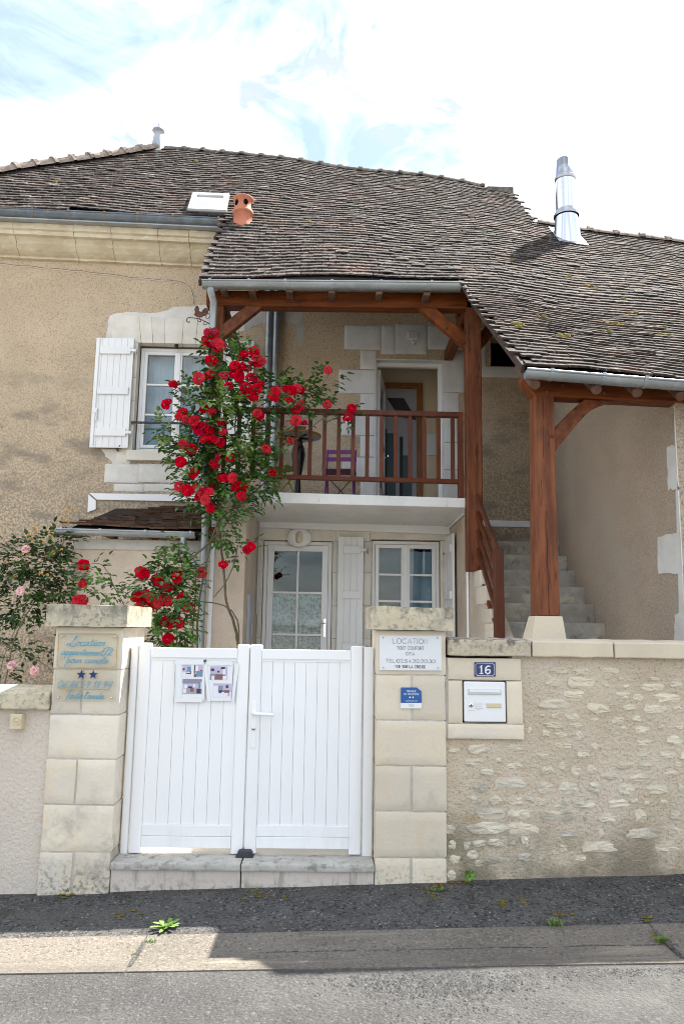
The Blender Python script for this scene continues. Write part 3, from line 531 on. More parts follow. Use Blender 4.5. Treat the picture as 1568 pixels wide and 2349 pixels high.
CAP = {'O': ([arc(.4,.5,.4,.5,90,450,18)],.8),'L': ([[(.0,1),(0,0),(.5,0)]],.52),'C': ([arc(.42,.5,.42,.5,50,310,14)],.72),'A': ([[(0,0),(.36,1),(.72,0)],[(.12,.33),(.6,.33)]],.72),'T': ([[(0,1),(.6,1)],[(.3,1),(.3,0)]],.6),'I': ([[(0,0),(0,1)]],.02),'N': ([[(0,0),(0,1),(.6,0),(.6,1)]],.6),
'U': ([[(0,1),(0,.3)]+arc(.28,.28,.28,.28,180,360,8)+[(.56,1)]],.56),'F': ([[(.5,1),(0,1),(0,0)],[(0,.5),(.42,.5)]],.5),'R': ([[(0,0),(0,1),(.3,1)]+arc(.3,.75,.22,.25,90,-90,8)+[(0,.5)],[(.28,.5),(.55,0)]],.55),'E': ([[(.5,1),(0,1),(0,0),(.5,0)],[(0,.5),(.42,.5)]],.5),'V': ([[(0,1),(.32,0),(.64,1)]],.64),
'S': ([arc(.27,.75,.25,.25,45,270,8)+arc(.27,.25,.27,.25,90,-135,8)],.54),'M': ([[(0,0),(0,1),(.36,.3),(.72,1),(.72,0)]],.72),'D': ([[(0,0),(0,1),(.2,1)]+arc(.2,.5,.4,.5,90,-90,10)+[(0,0)]],.6),'B': ([[(0,0),(0,1),(.3,1)]+arc(.3,.76,.2,.24,90,-90,8)+[(0,.52)],[(.3,.52)]+arc(.3,.26,.24,.26,90,-90,8)+[(0,0)]],.55),'É': ([[(.5,1),(0,1),(0,0),(.5,0)],[(0,.5),(.42,.5)],[(.18,1.15),(.38,1.32)]],.5),
'0': ([arc(.32,.5,.32,.5,90,450,16)],.64),'2': ([arc(.28,.72,.28,.28,170,-30,8)+[(0,0),(.58,0)]],.58),'5': ([[(.5,1),(.06,1),(.0,.55)]+arc(.25,.3,.29,.3,120,-150,10)],.55),'4': ([[(.42,0),(.42,1),(0,.3),(.6,.3)]],.6),'3': ([arc(.25,.75,.25,.25,140,-80,8)+arc(.25,.27,.28,.27,80,-150,9)],.55),'.': ([[(0,0),(.0,.07)]],.03),':': ([[(0,.15),(0,.22)],[(0,.6),(0,.67)]],.03),' ': ([],.35)}
def layout(txt, font, gap=0., slant=0.):
    x = 0; o = []
    for ch in txt:
        st_, ad = font[ch]
        for s_ in st_:
            p = catmull(s_) if font is SCR and len(s_) < 12 else s_
            o.append([(x+a+b*slant, b) for a, b in p])
        x += ad+gap
    return o
RIB = [0]
def ribbons(strokes, fx, fz, y, wd, m):
    for s_ in strokes:
        p = [V((fx(a, b), fz(a, b))) for a, b in s_]
        l_, r_ = [], []
        for i, c in enumerate(p):
            d = (p[min(i+1, len(p)-1)]-p[max(i-1, 0)])
            d = d.normalized() if d.length > 1e-9 else V((1, 0)); nrm = V((-d.y, d.x))*wd/2
            e = d*wd*.4*((i == len(p)-1)-(i == 0))
            l_.append(c+nrm+e); r_.append(c-nrm+e)
        n = len(p)
        RIB[0] = (RIB[0]+1) % 12; yo = y-RIB[0]*.00006
        m.add([(q.x, yo-(i % n)*.00002, q.y) for i, q in enumerate(l_+r_)], [(i, n+i, n+i+1, i+1) for i in range(n-1)])
    return m
def write(txt, font, x0, x1, zb_, h, y, wd, mat_, parent, name='lettering', gap=.0, slant=0., dz=0.):
    st_ = layout(txt, font, gap, slant); xs = [p[0] for s_ in st_ for p in s_]; a, b = min(xs), max(xs); k = (x1-x0)/(b-a)
    m = MB(); ribbons(st_, lambda u_, v_: x0+(u_-a)*k, lambda u_, v_: zb_+v_*h+dz*((u_-a)/(b-a)), y, wd, m); return m.build(name, mat_, parent)
def bfont(txt, x0, x1, z0, h, y, mat_, parent, name='lettering', sx=None):
    cu = bpy.data.curves.new('t', 'FONT'); cu.body = txt; cu.extrude = 0; cu.resolution_u = 3
    ob = bpy.data.objects.new('t', cu); COL.objects.link(ob); bpy.context.view_layer.update()
    me = bpy.data.meshes.new_from_object(ob.evaluated_get(bpy.context.evaluated_depsgraph_get())); bpy.data.objects.remove(ob); bpy.data.curves.remove(cu)
    xs = [v.co.x for v in me.vertices]; ys = [v.co.y for v in me.vertices]; a, b, c, d = min(xs), max(xs), min(ys), max(ys)
    for v in me.vertices: v.co = V((x0+(v.co.x-a)/(b-a)*(x1-x0), y, z0+(v.co.y-c)/(d-c)*h))
    me.materials.clear(); me.materials.append(MATS[mat_]); me.name = name
    return place(name, me, parent)
def screw(c, r_, parent, m_='chrome'): MB().lathe(c, [(r_, .004), (r_, -.004), (r_*.7, -.008), (0, -.008)], 12, axis='y').build('screw', m_, parent)
# clear acrylic sign on the old pillar
YS = YW-.022
def zp(zx, zy, Y=YS): return at(86+.18288*zx, 1364.9+.18288*zy, Y=Y)
sg = thing('acrylic_sign', 'clear acrylic sign with blue script lettering and two navy stars', 'sign', (-1.52, YS, 1.1))
c = [zp(205, 1335), zp(978, 1345), zp(1028, 480), zp(265, 470)]
MB().hexa([tuple(p) for p in c], [(p.x, p.y+.006, p.z) for p in c]).build('panel', 'acrylic', sg)
y = YS-.0015
def fr(zx, zy): p = zp(zx, zy); return (p.x, p.z)
a, b, c_, d_ = fr(253, 912), fr(988, 915), fr(1010, 492), fr(272, 483)
def bil(u_, v_): return (a[0]+(b[0]-a[0])*u_+(d_[0]-a[0])*v_+(a[0]-b[0]+c_[0]-d_[0])*u_*v_, a[1]+(b[1]-a[1])*u_+(d_[1]-a[1])*v_+(a[1]-b[1]+c_[1]-d_[1])*u_*v_)
rp = rrect(0, 1, 0, 1, .09, 5); rp = [bil(u_, v_) for u_, v_ in rp]; rp.append(rp[0])
ribbons([rp], lambda u_, v_: u_, lambda u_, v_: v_, y, .0048, MB()).build('gold_border', 'gold', sg)
def zl_(txt, zx0, zx1, zbase, hpx, wd):
    p0, p1 = zp(zx0, zbase), zp(zx1, zbase); hh = zp(zx0, zbase-hpx).z-p0.z
    write(txt, SCR, p0.x, p1.x, p0.z, hh, y, wd, 'blue_text', sg, 'script_line', 0, .28)
zl_('Location', 365, 845, 632, 46, .0042); zl_('appartementT2', 305, 945, 750, 42, .0042); zl_('pour curiste', 345, 885, 850, 44, .0042)
zl_('06.86.59.18.94', 258, 948, 1163, 44, .0036); zl_("Toute l'année", 360, 832, 1297, 42, .0040)
p0, p1 = zp(270, 1175), zp(902, 1188); m = MB(); m.add([(p0.x, y, p0.z-.0025), (p1.x, y, p1.z-.0025), (p1.x, y, p1.z+.0025), (p0.x, y, p0.z+.0025)], [(0, 1, 2, 3)]); m.build('gold_line', 'gold', sg)
for zx in (552, 700):
    p = zp(zx, 1000); m = MB(); r_ = .0315; pts = [(p.x+math.sin(i*math.pi/5)*(r_ if i % 2 == 0 else r_*.40), p.z+math.cos(i*math.pi/5)*(r_ if i % 2 == 0 else r_*.40)) for i in range(10)]
    m.add([(p.x, y, p.z)]+[(a_, y, b_) for a_, b_ in pts], [(0, 1+(i+1) % 10, 1+i) for i in range(10)]); m.build('star', 'navy', sg)
for zx, zy in ((312, 517), (975, 527), (262, 1284), (932, 1292)): screw(zp(zx, zy), .007, sg)
# white engraved plaque
def z5(zx, zy, Y): return at(831.6+.2561*zx, 1376.4+.2561*zy, Y=Y)
pl = thing('rental_plaque', 'white metal plaque engraved LOCATION with a telephone number', 'sign', (.54, YW, 1.4))
yp = YW-.012; c = [z5(*k, yp) for k in ((152, 630), (705, 632), (703, 319), (150, 317))]
MB().hexa([tuple(p) for p in c], [(p.x, YW+.004, p.z) for p in c]).build('plate', 'plaque_white', pl, .001)
def z5w(txt, zx0, zx1, zbase, hpx, wd, gap, mt='grey_ink'):
    p0, p1 = z5(zx0, zbase, yp), z5(zx1, zbase, yp); write(txt, CAP, p0.x, p1.x, p0.z, z5(zx0, zbase-hpx, yp).z-p0.z, yp-.001, wd, mt, pl, 'engraved_line', gap)
z5w('LOCATION', 268, 580, 388, 44, .0030, .22); z5w('TOUT CONFORT', 304, 545, 443, 29, .0028, .2); z5w('OTA', 386, 462, 494, 27, .0028, .2)
z5w('TEL:02.54.20.20.30', 208, 647, 558, 30, .0030, .2); z5w('VUE SUR LA CREUSE', 290, 560, 607, 24, .0030, .2, 'dark_ink')
for zx, zy in ((182, 335), (669, 338), (185, 605), (672, 606)): screw(z5(zx, zy, yp), .0045, pl, 'steel_band')
# tourism plate
tp = thing('tourism_plate', 'blue and white tourism rating plate with two stars', 'sign', (.53, YW, 1.05)); yt = YW-.010
m = MB(); c = [z5(*k, yt) for k in ((342, 921), (526, 921), (524, 817), (482, 784), (342, 784))]; m.prism([(p.x, p.z) for p in c], yt, YW+.004); m.build('blue_panel', 'tour_blue', tp)
m = MB(); c = [z5(*k, yt) for k in ((341, 971), (526, 971), (526, 922), (341, 922))]; m.prism([(p.x, p.z) for p in c], yt, YW+.004); m.build('white_panel', 'white_print', tp)
def z5b(txt, zx0, zx1, zb2, hpx, mt):
    p0, p1 = z5(zx0, zb2, yt), z5(zx1, zb2, yt); bfont(txt, p0.x, p1.x, p0.z, z5(zx0, zb2-hpx, yt).z-p0.z, yt-.001, mt, tp)
z5b('MEUBLÉ', 392, 475, 825, 22, 'white_print'); z5b('DE TOURISME', 366, 502, 850, 16, 'white_print'); z5b('★★'.replace('★', '*'), 0, 1, 0, 1, 'white_print') if 0 else None
for zx in (421, 449):
    p = z5(zx, 872, yt); m = MB(); r_ = .0082; pts = [(p.x+math.sin(i*math.pi/5)*(r_ if i % 2 == 0 else r_*.45), p.z+math.cos(i*math.pi/5)*(r_ if i % 2 == 0 else r_*.45)) for i in range(10)]
    m.add([(p.x, yt-.001, p.z)]+[(a_, yt-.001, b_) for a_, b_ in pts], [(0, 1+(i+1) % 10, 1+i) for i in range(10)]); m.build('star', 'white_print', tp)
z5b('CLASSEMENT VALABLE 5 ANS', 382, 488, 902, 5, 'white_print'); z5b('MINISTÈRE CHARGÉ DU TOURISME', 384, 486, 911, 5, 'white_print')
z5b('ATOUT', 412, 458, 942, 8, 'grey_ink'); z5b('FRANCE', 412, 458, 953, 8, 'grey_ink')
# house number
hn = thing('house_number', 'navy enamel house number plate reading 16', 'house number', (1.01, YW, 1.35)); yh = YW-.010
def quad(kk, y0, m_, nm, par): c = [z5(*k, y0) for k in kk]; return MB().hexa([tuple(p) for p in c], [(p.x, YW+.004, p.z) for p in c]).build(nm, m_, par, .001)
quad(((999, 686), (1188, 685), (1187, 557), (998, 556)), yh, 'enamel_blue', 'plate', hn)
ci = [z5(*k, yh) for k in ((1010, 676), (1178, 675), (1177, 567), (1009, 567))]; X0_, X1_, Z0_, Z1_ = ci[0].x, ci[1].x, ci[0].z, ci[2].z; r_ = .008
bp = [(X0_+r_, Z0_), (X1_-r_, Z0_), (X1_-r_, Z0_+r_*.7), (X1_, Z0_+r_), (X1_, Z1_-r_), (X1_-r_, Z1_-r_*.7), (X1_-r_, Z1_), (X0_+r_, Z1_), (X0_+r_, Z1_-r_*.7), (X0_, Z1_-r_), (X0_, Z0_+r_), (X0_+r_, Z0_+r_*.7), (X0_+r_, Z0_)]
ribbons([bp], lambda u_, v_: u_, lambda u_, v_: v_, yh-.0012, .0026, MB()).build('border_line', 'enamel_white', hn)
def num(pts_list, name):
    m = MB()
    for pts in pts_list:
        p = [z5(*k, yh) for k in pts]; ribbons([[(q.x, q.z) for q in p]], lambda u_, v_: u_, lambda u_, v_: v_, yh-.0014, .0095, m)
    m.build(name, 'enamel_white', hn)
num([((1060, 590), (1060, 656)), ], 'numeral_one')
m = MB(); p = z5(1042, 661, yh); q = z5(1078, 661, yh); m.add([(p.x, yh-.0014, p.z-.001), (q.x, yh-.0014, p.z-.001), (q.x, yh-.0014, p.z+.004), (p.x, yh-.0014, p.z+.004)], [(0, 1, 2, 3)])
p = z5(1042, 603, yh); q = z5(1060, 592, yh); m.add([(p.x, yh-.0014, p.z-.003), (q.x, yh-.0014, q.z-.004), (q.x, yh-.0014, q.z+.003), (p.x, yh-.0014, p.z+.001)], [(0, 1, 2, 3)]); m.build('numeral_serif', 'enamel_white', hn)
num([[(1134, 594), (1116, 592), (1101, 606), (1096, 628), (1098, 648), (1112, 660), (1130, 656), (1139, 642), (1134, 626), (1118, 621), (1104, 630)]], 'numeral_six')
# taped photo sheets on the gate
def zq(zx, zy, Y=YG-.030): return at(390+.10973*zx, 1479.6+.10973*zy, Y=Y)   # crop 680,2580..980,2840 -> 1568 px wide
PC = ('photo_wall', 'photo_floor', 'photo_dark', 'photo_blue', 'photo_light', 'photo_brown', 'photo_grey')
for nm, cl in zip(PC, ((.52, .45, .62), (.36, .34, .42), (.05, .045, .07), (.16, .27, .38), (.76, .76, .84), (.22, .11, .11), (.25, .26, .33))): mat(nm, cl, rough=.4)
def sheet_(label, quadz, pics, tapes, loc):
    t = thing('taped_photo_sheet', label, 'notice', loc, 'photo sheets taped to the gate')
    c = [zq(*k) for k in quadz]; cc = [tuple(p) for p in c]
    MB().hexa(cc, [(p[0], p[1]+.0015, p[2]) for p in cc]).build('paper_sheet', 'paper', t)
    for (x0, y0, x1, y1, els) in pics:
        m = MB(); yb = YG-.0312
        for i, (u0, v0, u1, v1, mi) in enumerate([(0, 0, 1, 1, 0)]+els):
            a_, b_ = zq(x0+(x1-x0)*u0, y0+(y1-y0)*v1, yb), zq(x0+(x1-x0)*u1, y0+(y1-y0)*v0, yb); yy = yb-i*.0002
            m.add([(a_.x, yy, a_.z), (b_.x, yy, a_.z), (b_.x, yy, b_.z), (a_.x, yy, b_.z)], [(0, 1, 2, 3)], mi)
        m.build('photo_print', PC, t)
    for k in tapes:
        c = [zq(*q_, YG-.0335) for q_ in k]; MB().hexa([tuple(p) for p in c], [(p.x, p.y+.001, p.z) for p in c]).build('tape_strip', 'tape', t)
sheet_('white sheet with three interior photos taped on the gate', ((215, 1150), (720, 1150), (735, 330), (235, 325)),
  [(255, 418, 440, 668, [(.55, .15, 1, .5, 3), (0, .62, 1, 1, 4), (.05, .28, .3, .42, 2), (.45, .5, 1, .75, 2), (.5, .55, .9, .65, 4), (.4, .68, .6, .76, 3)]),
   (498, 420, 685, 668, [(.2, .05, .5, .5, 4), (0, 0, .16, .7, 2), (.25, .5, 1, .95, 3), (.7, .4, 1, .5, 5), (0, .75, .3, 1, 5), (.7, .05, 1, .4, 0)]),
   (262, 712, 668, 1018, [(0, 0, 1, .3, 6), (0, .65, 1, 1, 1), (.08, .38, .25, .62, 4), (.55, .33, .65, .55, 4), (.82, .2, .95, .6, 3), (.93, .2, 1, .7, 4), (.72, .65, .95, .98, 2), (.4, .6, .58, .85, 5), (.02, .65, .2, .95, 4), (.28, .5, .5, .62, 2)])],
  [((110, 410), (760, 410), (760, 300), (110, 300)), ((90, 1190), (680, 1200), (690, 1095), (100, 1100)), ((120, 1100), (235, 1100), (235, 410), (120, 410))], (-.95, YG, 1.2))
sheet_('white sheet with two interior photos taped on the gate', ((805, 1168), (1275, 1168), (1325, 345), (760, 340)),
  [(832, 448, 1205, 728, [(0, .55, .75, 1, 6), (.05, .15, .25, .35, 2), (.3, .6, .85, .95, 5), (.62, .05, .85, .2, 2), (.72, .7, .95, 1, 4), (.72, .2, .88, .6, 4), (.1, .7, .25, 1, 4), (.42, .32, .55, .45, 2)]),
   (892, 806, 1282, 1098, [(0, .6, 1, 1, 4), (.02, .15, .3, .6, 4), (.28, .15, .55, .55, 6), (.7, .12, .84, .32, 2), (.32, .48, .55, .68, 2), (.58, .48, .9, .66, 5), (.45, .62, .62, .75, 4), (.8, .66, .92, .88, 0)])],
  [((780, 1180), (850, 1180), (760, 300), (700, 310)), ((1285, 1195), (1330, 1195), (1450, 400), (1350, 400)), ((770, 415), (1310, 425), (1310, 340), (770, 330))], (-.8, YG, 1.2))
# ------------------------------------------------------------------ the house
YF = 10.0
house = thing('house', 'old rendered village house with tiled roof, timber balcony and white shutters', 'house', (-1, 10, .5))
def xf(m, M): m.v = [tuple(M @ V(p)) for p in m.v]; return m
def wall_sheet(x0, x1, z0, z1, holes, y, depth=.24):
    m = MB(); xs = sorted({x0, x1, *[h[0] for h in holes], *[h[1] for h in holes]}); zs_ = sorted({z0, z1, *[h[2] for h in holes], *[h[3] for h in holes]})
    for a, b in zip(xs, xs[1:]):
        for c, d in zip(zs_, zs_[1:]):
            if not any(h[0] <= a and b <= h[1] and h[2] <= c and d <= h[3] for h in holes): m.add([(a, y, c), (b, y, c), (b, y, d), (a, y, d)], [(0, 1, 2, 3)])
    for (a, b, c, d) in holes:
        y2 = y+depth
        m.add([(a, y, c), (a, y, d), (a, y2, d), (a, y2, c)], [(0, 1, 2, 3)]); m.add([(b, y, c), (b, y2, c), (b, y2, d), (b, y, d)], [(0, 1, 2, 3)])
        m.add([(a, y, d), (b, y, d), (b, y2, d), (a, y2, d)], [(0, 1, 2, 3)]); m.add([(a, y, c), (a, y2, c), (b, y2, c), (b, y, c)], [(0, 1, 2, 3)])
    return m
HW = (-2.725, -1.615, 3.90, 5.46); HD = (.615, 1.57, 3.06, 5.29); HL = (-.875, .058, .50, 2.70); HX = (.583, 1.512, 1.45, 2.735)
hz = at(1125, 840, Y=YF); hz2 = at(1185, 770, Y=YF); HO = (hz.x, 2.75, hz.z, 5.66)
XS = 2.82
wall_sheet(-6.4, XS+.3, -.1, 7.2, [HW, HD, HL, HX, HO], YF).build('wall', 'render', house)
m = MB(); m.add([(-6.4, 10, -.1), (-6.4, 15, -.1), (-6.4, 15, 7.2), (-6.4, 10, 7.2)], [(0, 1, 2, 3)]); m.add([(-6.4, 15, -.1), (7, 15, -.1), (7, 15, 7.2), (-6.4, 15, 7.2)], [(0, 1, 2, 3)]); m.build('wall', 'render', house)
# cracked ridge in the render
m = MB(); pts = [(-30, 606), (60, 611), (150, 620), (260, 632), (330, 640), (390, 645), (425, 652), (441, 672), (445, 700)]
pp = catmull(pts, 6); pw = [at(a, b+mnoise.noise(V((a*.03, b*.1, 0)))*3, Y=YF-.004) for a, b in pp]
ribbons([[(p.x, p.z) for p in pw]], lambda u_, v_: u_, lambda u_, v_: v_, YF-.005, .018, m); m.build('render_joint', 'roughcast', house)
m = MB(); ribbons([[(p.x, p.z+.010+mnoise.noise(V((p.x*9, 0, 0)))*.006) for p in pw]], lambda u_, v_: u_, lambda u_, v_: v_, YF-.007, .005, m); m.build('crack', 'rust', house)
def patch(name, m_, pts, y0=YF, th=.006, parent=house, wob=.012, n=5, X=None):
    # irregular flat patch through points given in the 1568 px frame
    loop = [at(a, b, Y=YF) for a, b in pts] if X is None else [at(a, b, X=X) for a, b in pts]; o = []
    for i, p in enumerate(loop):
        q = loop[(i+1) % len(loop)]
        for k in range(n): o.append(p.lerp(q, k/n)+V((jit(wob) if X is None else 0, jit(wob) if X is not None else 0, jit(wob))))
    m = MB()
    if X is None: m.prism([(p.x, p.z) for p in o], y0-th, y0+.01)
    else: m.prismx([(p.y, p.z) for p in o], X-th, X+.01)
    return m.build(name, m_, parent)
def sblock(name, x0d, y0d, x1d, y1d, m_, proud=.008, y=YF, parent=house, bev=.004):
    a, b = at(x0d, y0d, Y=y), at(x1d, y1d, Y=y); return block(a.x, b.x, y-proud, y+.03, b.z, a.z, .002).build(name, m_, parent)
# ---- left window surround
patch('plaster_patch', 'white_plaster', [(240, 790), (252, 722), (300, 716), (360, 718), (400, 706), (470, 700), (560, 708), (560, 760), (430, 760), (300, 770)], th=.004)
patch('plaster_patch', 'white_plaster', [(232, 1030), (300, 1030), (300, 1062), (262, 1066), (246, 1050)], th=.004)
vz0, vz1 = 5.455, at(330, 726, Y=YF).z; xs = [at(x, 760, Y=YF).x for x in (258, 322, 350, 378, 420, 452, 486, 547)]
for i, (a, b) in enumerate(zip(xs, xs[1:])):
    s0 = (a+2.17)*.10 if i else 0; s1 = (b+2.17)*.10 if i < len(xs)-2 else 0
    MB().prism([(a-(s0 if i else 0)*.5+.003, vz0), (b-s1*.5-.003, vz0), (b+s1*.5-.003, vz1-.05*(i/6)), (a+(s0 if i else 0)*.5+.003, vz1-.05*((i-1)/6))], YF-.012, YF+.128).build('lintel_stone', 'lintel_stone', house, .004)
for a, b in ((4.95, 5.455), (4.62, 4.945), (4.28, 4.615), (3.84, 4.275)):
    block(HW[0]-.13, HW[0]+.006, YF-.010, YF+.128, a, b, .001).build('jamb_stone', 'lintel_stone', house); block(HW[1]-.006, HW[1]+.14, YF-.010, YF+.128, a, b, .001).build('jamb_stone', 'lintel_stone', house)
a = at(294, 1032, Y=YF); b = at(540, 1062, Y=YF)
MB().box(a.x, -1.45, YF-.075, YF+.2, b.z, 3.90).build('window_sill', 'lintel_stone', house, .006)
sblock('quoin_stone', 268, 1036, 293, 1062, 'lintel_stone')
for q in ((242, 1064, 318, 1108), (320, 1064, 430, 1108), (432, 1064, 560, 1108), (262, 1110, 330, 1128), (332, 1110, 400, 1128), (402, 1110, 500, 1128)): sblock('plastered_stone', *q, 'white_plaster', .006)
def window(par, x0, x1, z0, z1, y, cols, rows, fw=.05, sash=.05, name='window', kick=0, meeting=.07, single=False):
    fr_ = MB(); d0, d1 = y-.03, y+.03
    fr_.box(x0, x0+fw, d0, d1, z0, z1); fr_.box(x1-fw, x1, d0, d1, z0, z1); fr_.box(x0+fw, x1-fw, d0, d1, z1-fw, z1); fr_.box(x0+fw, x1-fw, d0, d1, z0, z0+fw)
    wd = fr_.build(name, 'pvc_white', par, .004)
    a, b, c, d = x0+fw, x1-fw, z0+fw, z1-fw; mid = (a+b)/2
    spans = [(a, b)] if single else [(a, mid-.004), (mid+.004, b)]
    for (s0, s1) in spans:
        m = MB(); e = sash; k0, k1 = y-.042, y+.02
        m.box(s0+.004, s0+e, k0, k1, c+.004, d-.004); m.box(s1-e, s1-.004, k0, k1, c+.004, d-.004); m.box(s0+e, s1-e, k0, k1, d-e, d-.004); m.box(s0+e, s1-e, k0, k1, c+.004, c+e+kick)
        m.build('sash', 'pvc_white', wd, .004)
        ga, gb, gc, gd = s0+e, s1-e, c+e+kick, d-e; nc = cols
        for i in range(1, rows): zz = gc+(gd-gc)*i/rows; MB().box(ga, gb, y-.032, y+.01, zz-.014, zz+.014).build('glazing_bar', 'pvc_white', wd, .004)
        for i in range(1, nc): xx = ga+(gb-ga)*i/nc; MB().box(xx-.014, xx+.014, y-.034, y+.008, gc, gd).build('glazing_bar', 'pvc_white', wd, .004)
        for i in range(rows):
            for j in range(nc): MB().box(ga+(gb-ga)*j/nc, ga+(gb-ga)*(j+1)/nc, y-.008, y-.003, gc+(gd-gc)*i/rows, gc+(gd-gc)*(i+1)/rows).build('pane', 'glass', wd)
    if not single: MB().box(mid-.03, mid+.03, y-.055, y-.043, c+.01, d-.01).build('meeting_stile', 'pvc_white', wd, .005)
    return wd
def room(x0, x1, z0, z1, y0, y1, m_, name='room_lining'):
    m = MB(); p = [(x0, y0, z0), (x1, y0, z0), (x1, y1, z0), (x0, y1, z0), (x0, y0, z1), (x1, y0, z1), (x1, y1, z1), (x0, y1, z1)]
    m.add(p, [(0, 1, 2, 3), (4, 7, 6, 5), (1, 5, 6, 2), (2, 6, 7, 3), (3, 7, 4, 0)]); return m.build(name, m_, house)
def curtain(x0, x1, z0, z1, y, m_, name='curtain', amp=.02, fr_=34):
    m = MB(); xs = frange(x0, x1, 40); m.add([(x, y+math.sin(x*fr_)*amp, z) for z in (z0, z1) for x in xs], [(i, i+1, 41+i+1, 41+i) for i in range(40)], 0, True); return m.build(name, m_, house)
room(HW[0]-.3, HW[1]+.3, 3.6, 5.9, YF+.25, YF+2.5, 'room_dark')
window(house, HW[0]+.02, HW[1]-.02, HW[2]+.02, HW[3]-.03, YF+.16, 1, 3)
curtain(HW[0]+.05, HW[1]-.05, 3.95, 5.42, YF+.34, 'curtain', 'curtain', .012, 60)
m = MB(); m.box(HW[0]-.02, HW[1]+.02, YF-.035, YF-.015, at(400, 972, Y=YF).z-.014, at(400, 972, Y=YF).z+.014); m.build('window_bar', 'black_iron', house)
MB().lathe((-2.19, YF+.03, 5.43), [(.028, 0), (.028, -.02), (0, -.025)], 12, axis='y').build('blind_stop', 'black_iron', house)
# ---- shutters: local frame x = width, y = out of the face (towards -y), z = up
def shutter(M, wd, ht, nb, bats, hinge_right=True, label=None, bar=True, m_='white_paint'):
    core = xf(MB().box(.002, wd-.002, -.012, .012, .002, ht-.002), M).build('shutter', 'board_backing', house, 0, label)
    bw = wd/nb
    for i in range(nb): xf(MB().box(i*bw+.0025, (i+1)*bw-.0025, -.020, .0125, 0, ht), M).build('board', m_, core, .003)
    for z in bats: xf(MB().box(.07, wd-.035, -.046, -.0195, z-.052, z+.052), M).build('batten', m_, core, .006)
    for z in (bats[0], bats[-1]):
        x0, x1 = (wd-.04, wd+.055) if hinge_right else (-.055, .04)
        xf(MB().box(x0, x1, -.052, -.044, z-.018, z+.018), M).build('hinge_strap', m_, core, .002)
        xx = x1-.008 if hinge_right else x0+.008
        xf(MB().tube([(xx, -.045, z-.05), (xx, -.045, z+.018)], .012, 8), M).build('hinge_pin', 'zinc', core)
    if bar:
        xf(MB().tube([(.05, -.030, .03), (.05, -.030, ht-.01)], .008, 8), M).build('espagnolette_rod', m_, core)
        m = MB(); m.box(.035, .085, -.05, -.025, ht*.33-.03, ht*.33+.03); m.tube([(.075, -.05, ht*.33), (.085, -.055, ht*.33-.08), (.08, -.05, ht*.33-.14)], [.012, .009, .014], 8); xf(m, M).build('espagnolette_handle', m_, core)
    return core
a = at(206, 1027, Y=YF-.05); b = at(292, 1027, Y=YF-.05); c = at(222, 776, Y=YF-.05)
shutter(Matrix.Translation((a.x, YF-.055, a.z)) @ Matrix.Rotation(math.radians(-1.5), 4, 'Z'), b.x-a.x+.02, c.z-a.z, 6, (.21, .80, 1.38))
shutter(Matrix.Translation((HW[1]+.06, YF-.055, a.z)), .47, c.z-a.z, 6, (.21, .80, 1.38), False)
m = MB(); p = at(268, 1027, Y=YF-.07); m.tube([p+V((0, .08, -.03)), p+V((0, 0, -.02)), p+V((.05, -.01, .03))], [.012, .010, .012], 8); m.build('shutter_catch', 'black_iron', house)
# ---- balcony door surround and open french window
def qs(*k): sblock('quoin_stone', *k)
PS = 'painted_stone'
for k in ((790, 747, 872, 803), (874, 747, 905, 813), (906, 744, 978, 813), (980, 748, 1062, 803), (1064, 752, 1112, 840), (826, 804, 862, 847), (777, 848, 862, 903), (826, 904, 862, 950), (781, 951, 862, 999), (826, 1000, 862, 1048), (784, 1049, 862, 1098), (826, 1099, 862, 1170), (1018, 806, 1064, 900), (1018, 901, 1052, 1015), (1018, 1016, 1064, 1078), (1018, 1079, 1052, 1170)):
    sblock('quoin_stone', *k, PS, .010)
sblock('stone_band', 1100, 841, 1240, 868, PS, .010)
room(.2, 2.3, 3.055, 5.6, YF+.24, YF+1.3, 'room_beige')
m = MB(); m.box(.2, 2.3, YF+.25, YF+1.29, 3.057, 3.062); m.build('room_floor', 'room_floor', house)
dy = YF+.14; m = MB(); m.box(HD[0], HD[0]+.035, dy-.03, dy+.04, HD[2], HD[3]); m.box(HD[1]-.06, HD[1], dy-.03, dy+.04, HD[2], HD[3]); m.box(HD[0]+.035, HD[1]-.06, dy-.03, dy+.04, HD[3]-.06, HD[3])
bd = m.build('balcony_door', 'pvc_white', house, .004)
m = MB()  # leaf swung inwards on the left, seen edge on
M = Matrix.Translation((HD[0]+.05, dy+.05, HD[2]+.01)) @ Matrix.Rotation(math.radians(80), 4, 'Z')
m.box(0, .10, -.03, .03, 0, 2.14); m.box(.72, .82, -.03, .03, 0, 2.14); m.box(.1, .72, -.03, .03, 2.02, 2.14); m.box(.1, .72, -.03, .03, 0, .45); m.box(.1, .72, -.03, .03, 1.1, 1.16); xf(m, M).build('leaf', 'pvc_white', bd, .004)
xf(MB().box(.1, .72, -.004, .004, .45, 2.02), M).build('pane', 'glass', bd)
xf(MB().tube([(.76, -.03, 1.02), (.76, -.08, 1.02), (.66, -.085, 1.02)], .009, 8), M).build('lever', 'chrome', bd)
yb = YF+1.27; ax, bx_ = at(878, 1000, Y=yb).x, at(968, 1000, Y=yb).x; zt2 = at(930, 880, Y=yb).z
m = MB(); m.box(ax-.3, bx_-.09, yb-.05, yb, zt2-.09, zt2); m.box(bx_-.09, bx_, yb-.05, yb, 3.06, zt2); idr = m.build('inner_door_frame', 'door_wood', house, .004)
MB().box(ax-.3, bx_-.09, yb-.006, yb-.002, 3.06, zt2-.09).build('inner_panel', 'lavender', idr)
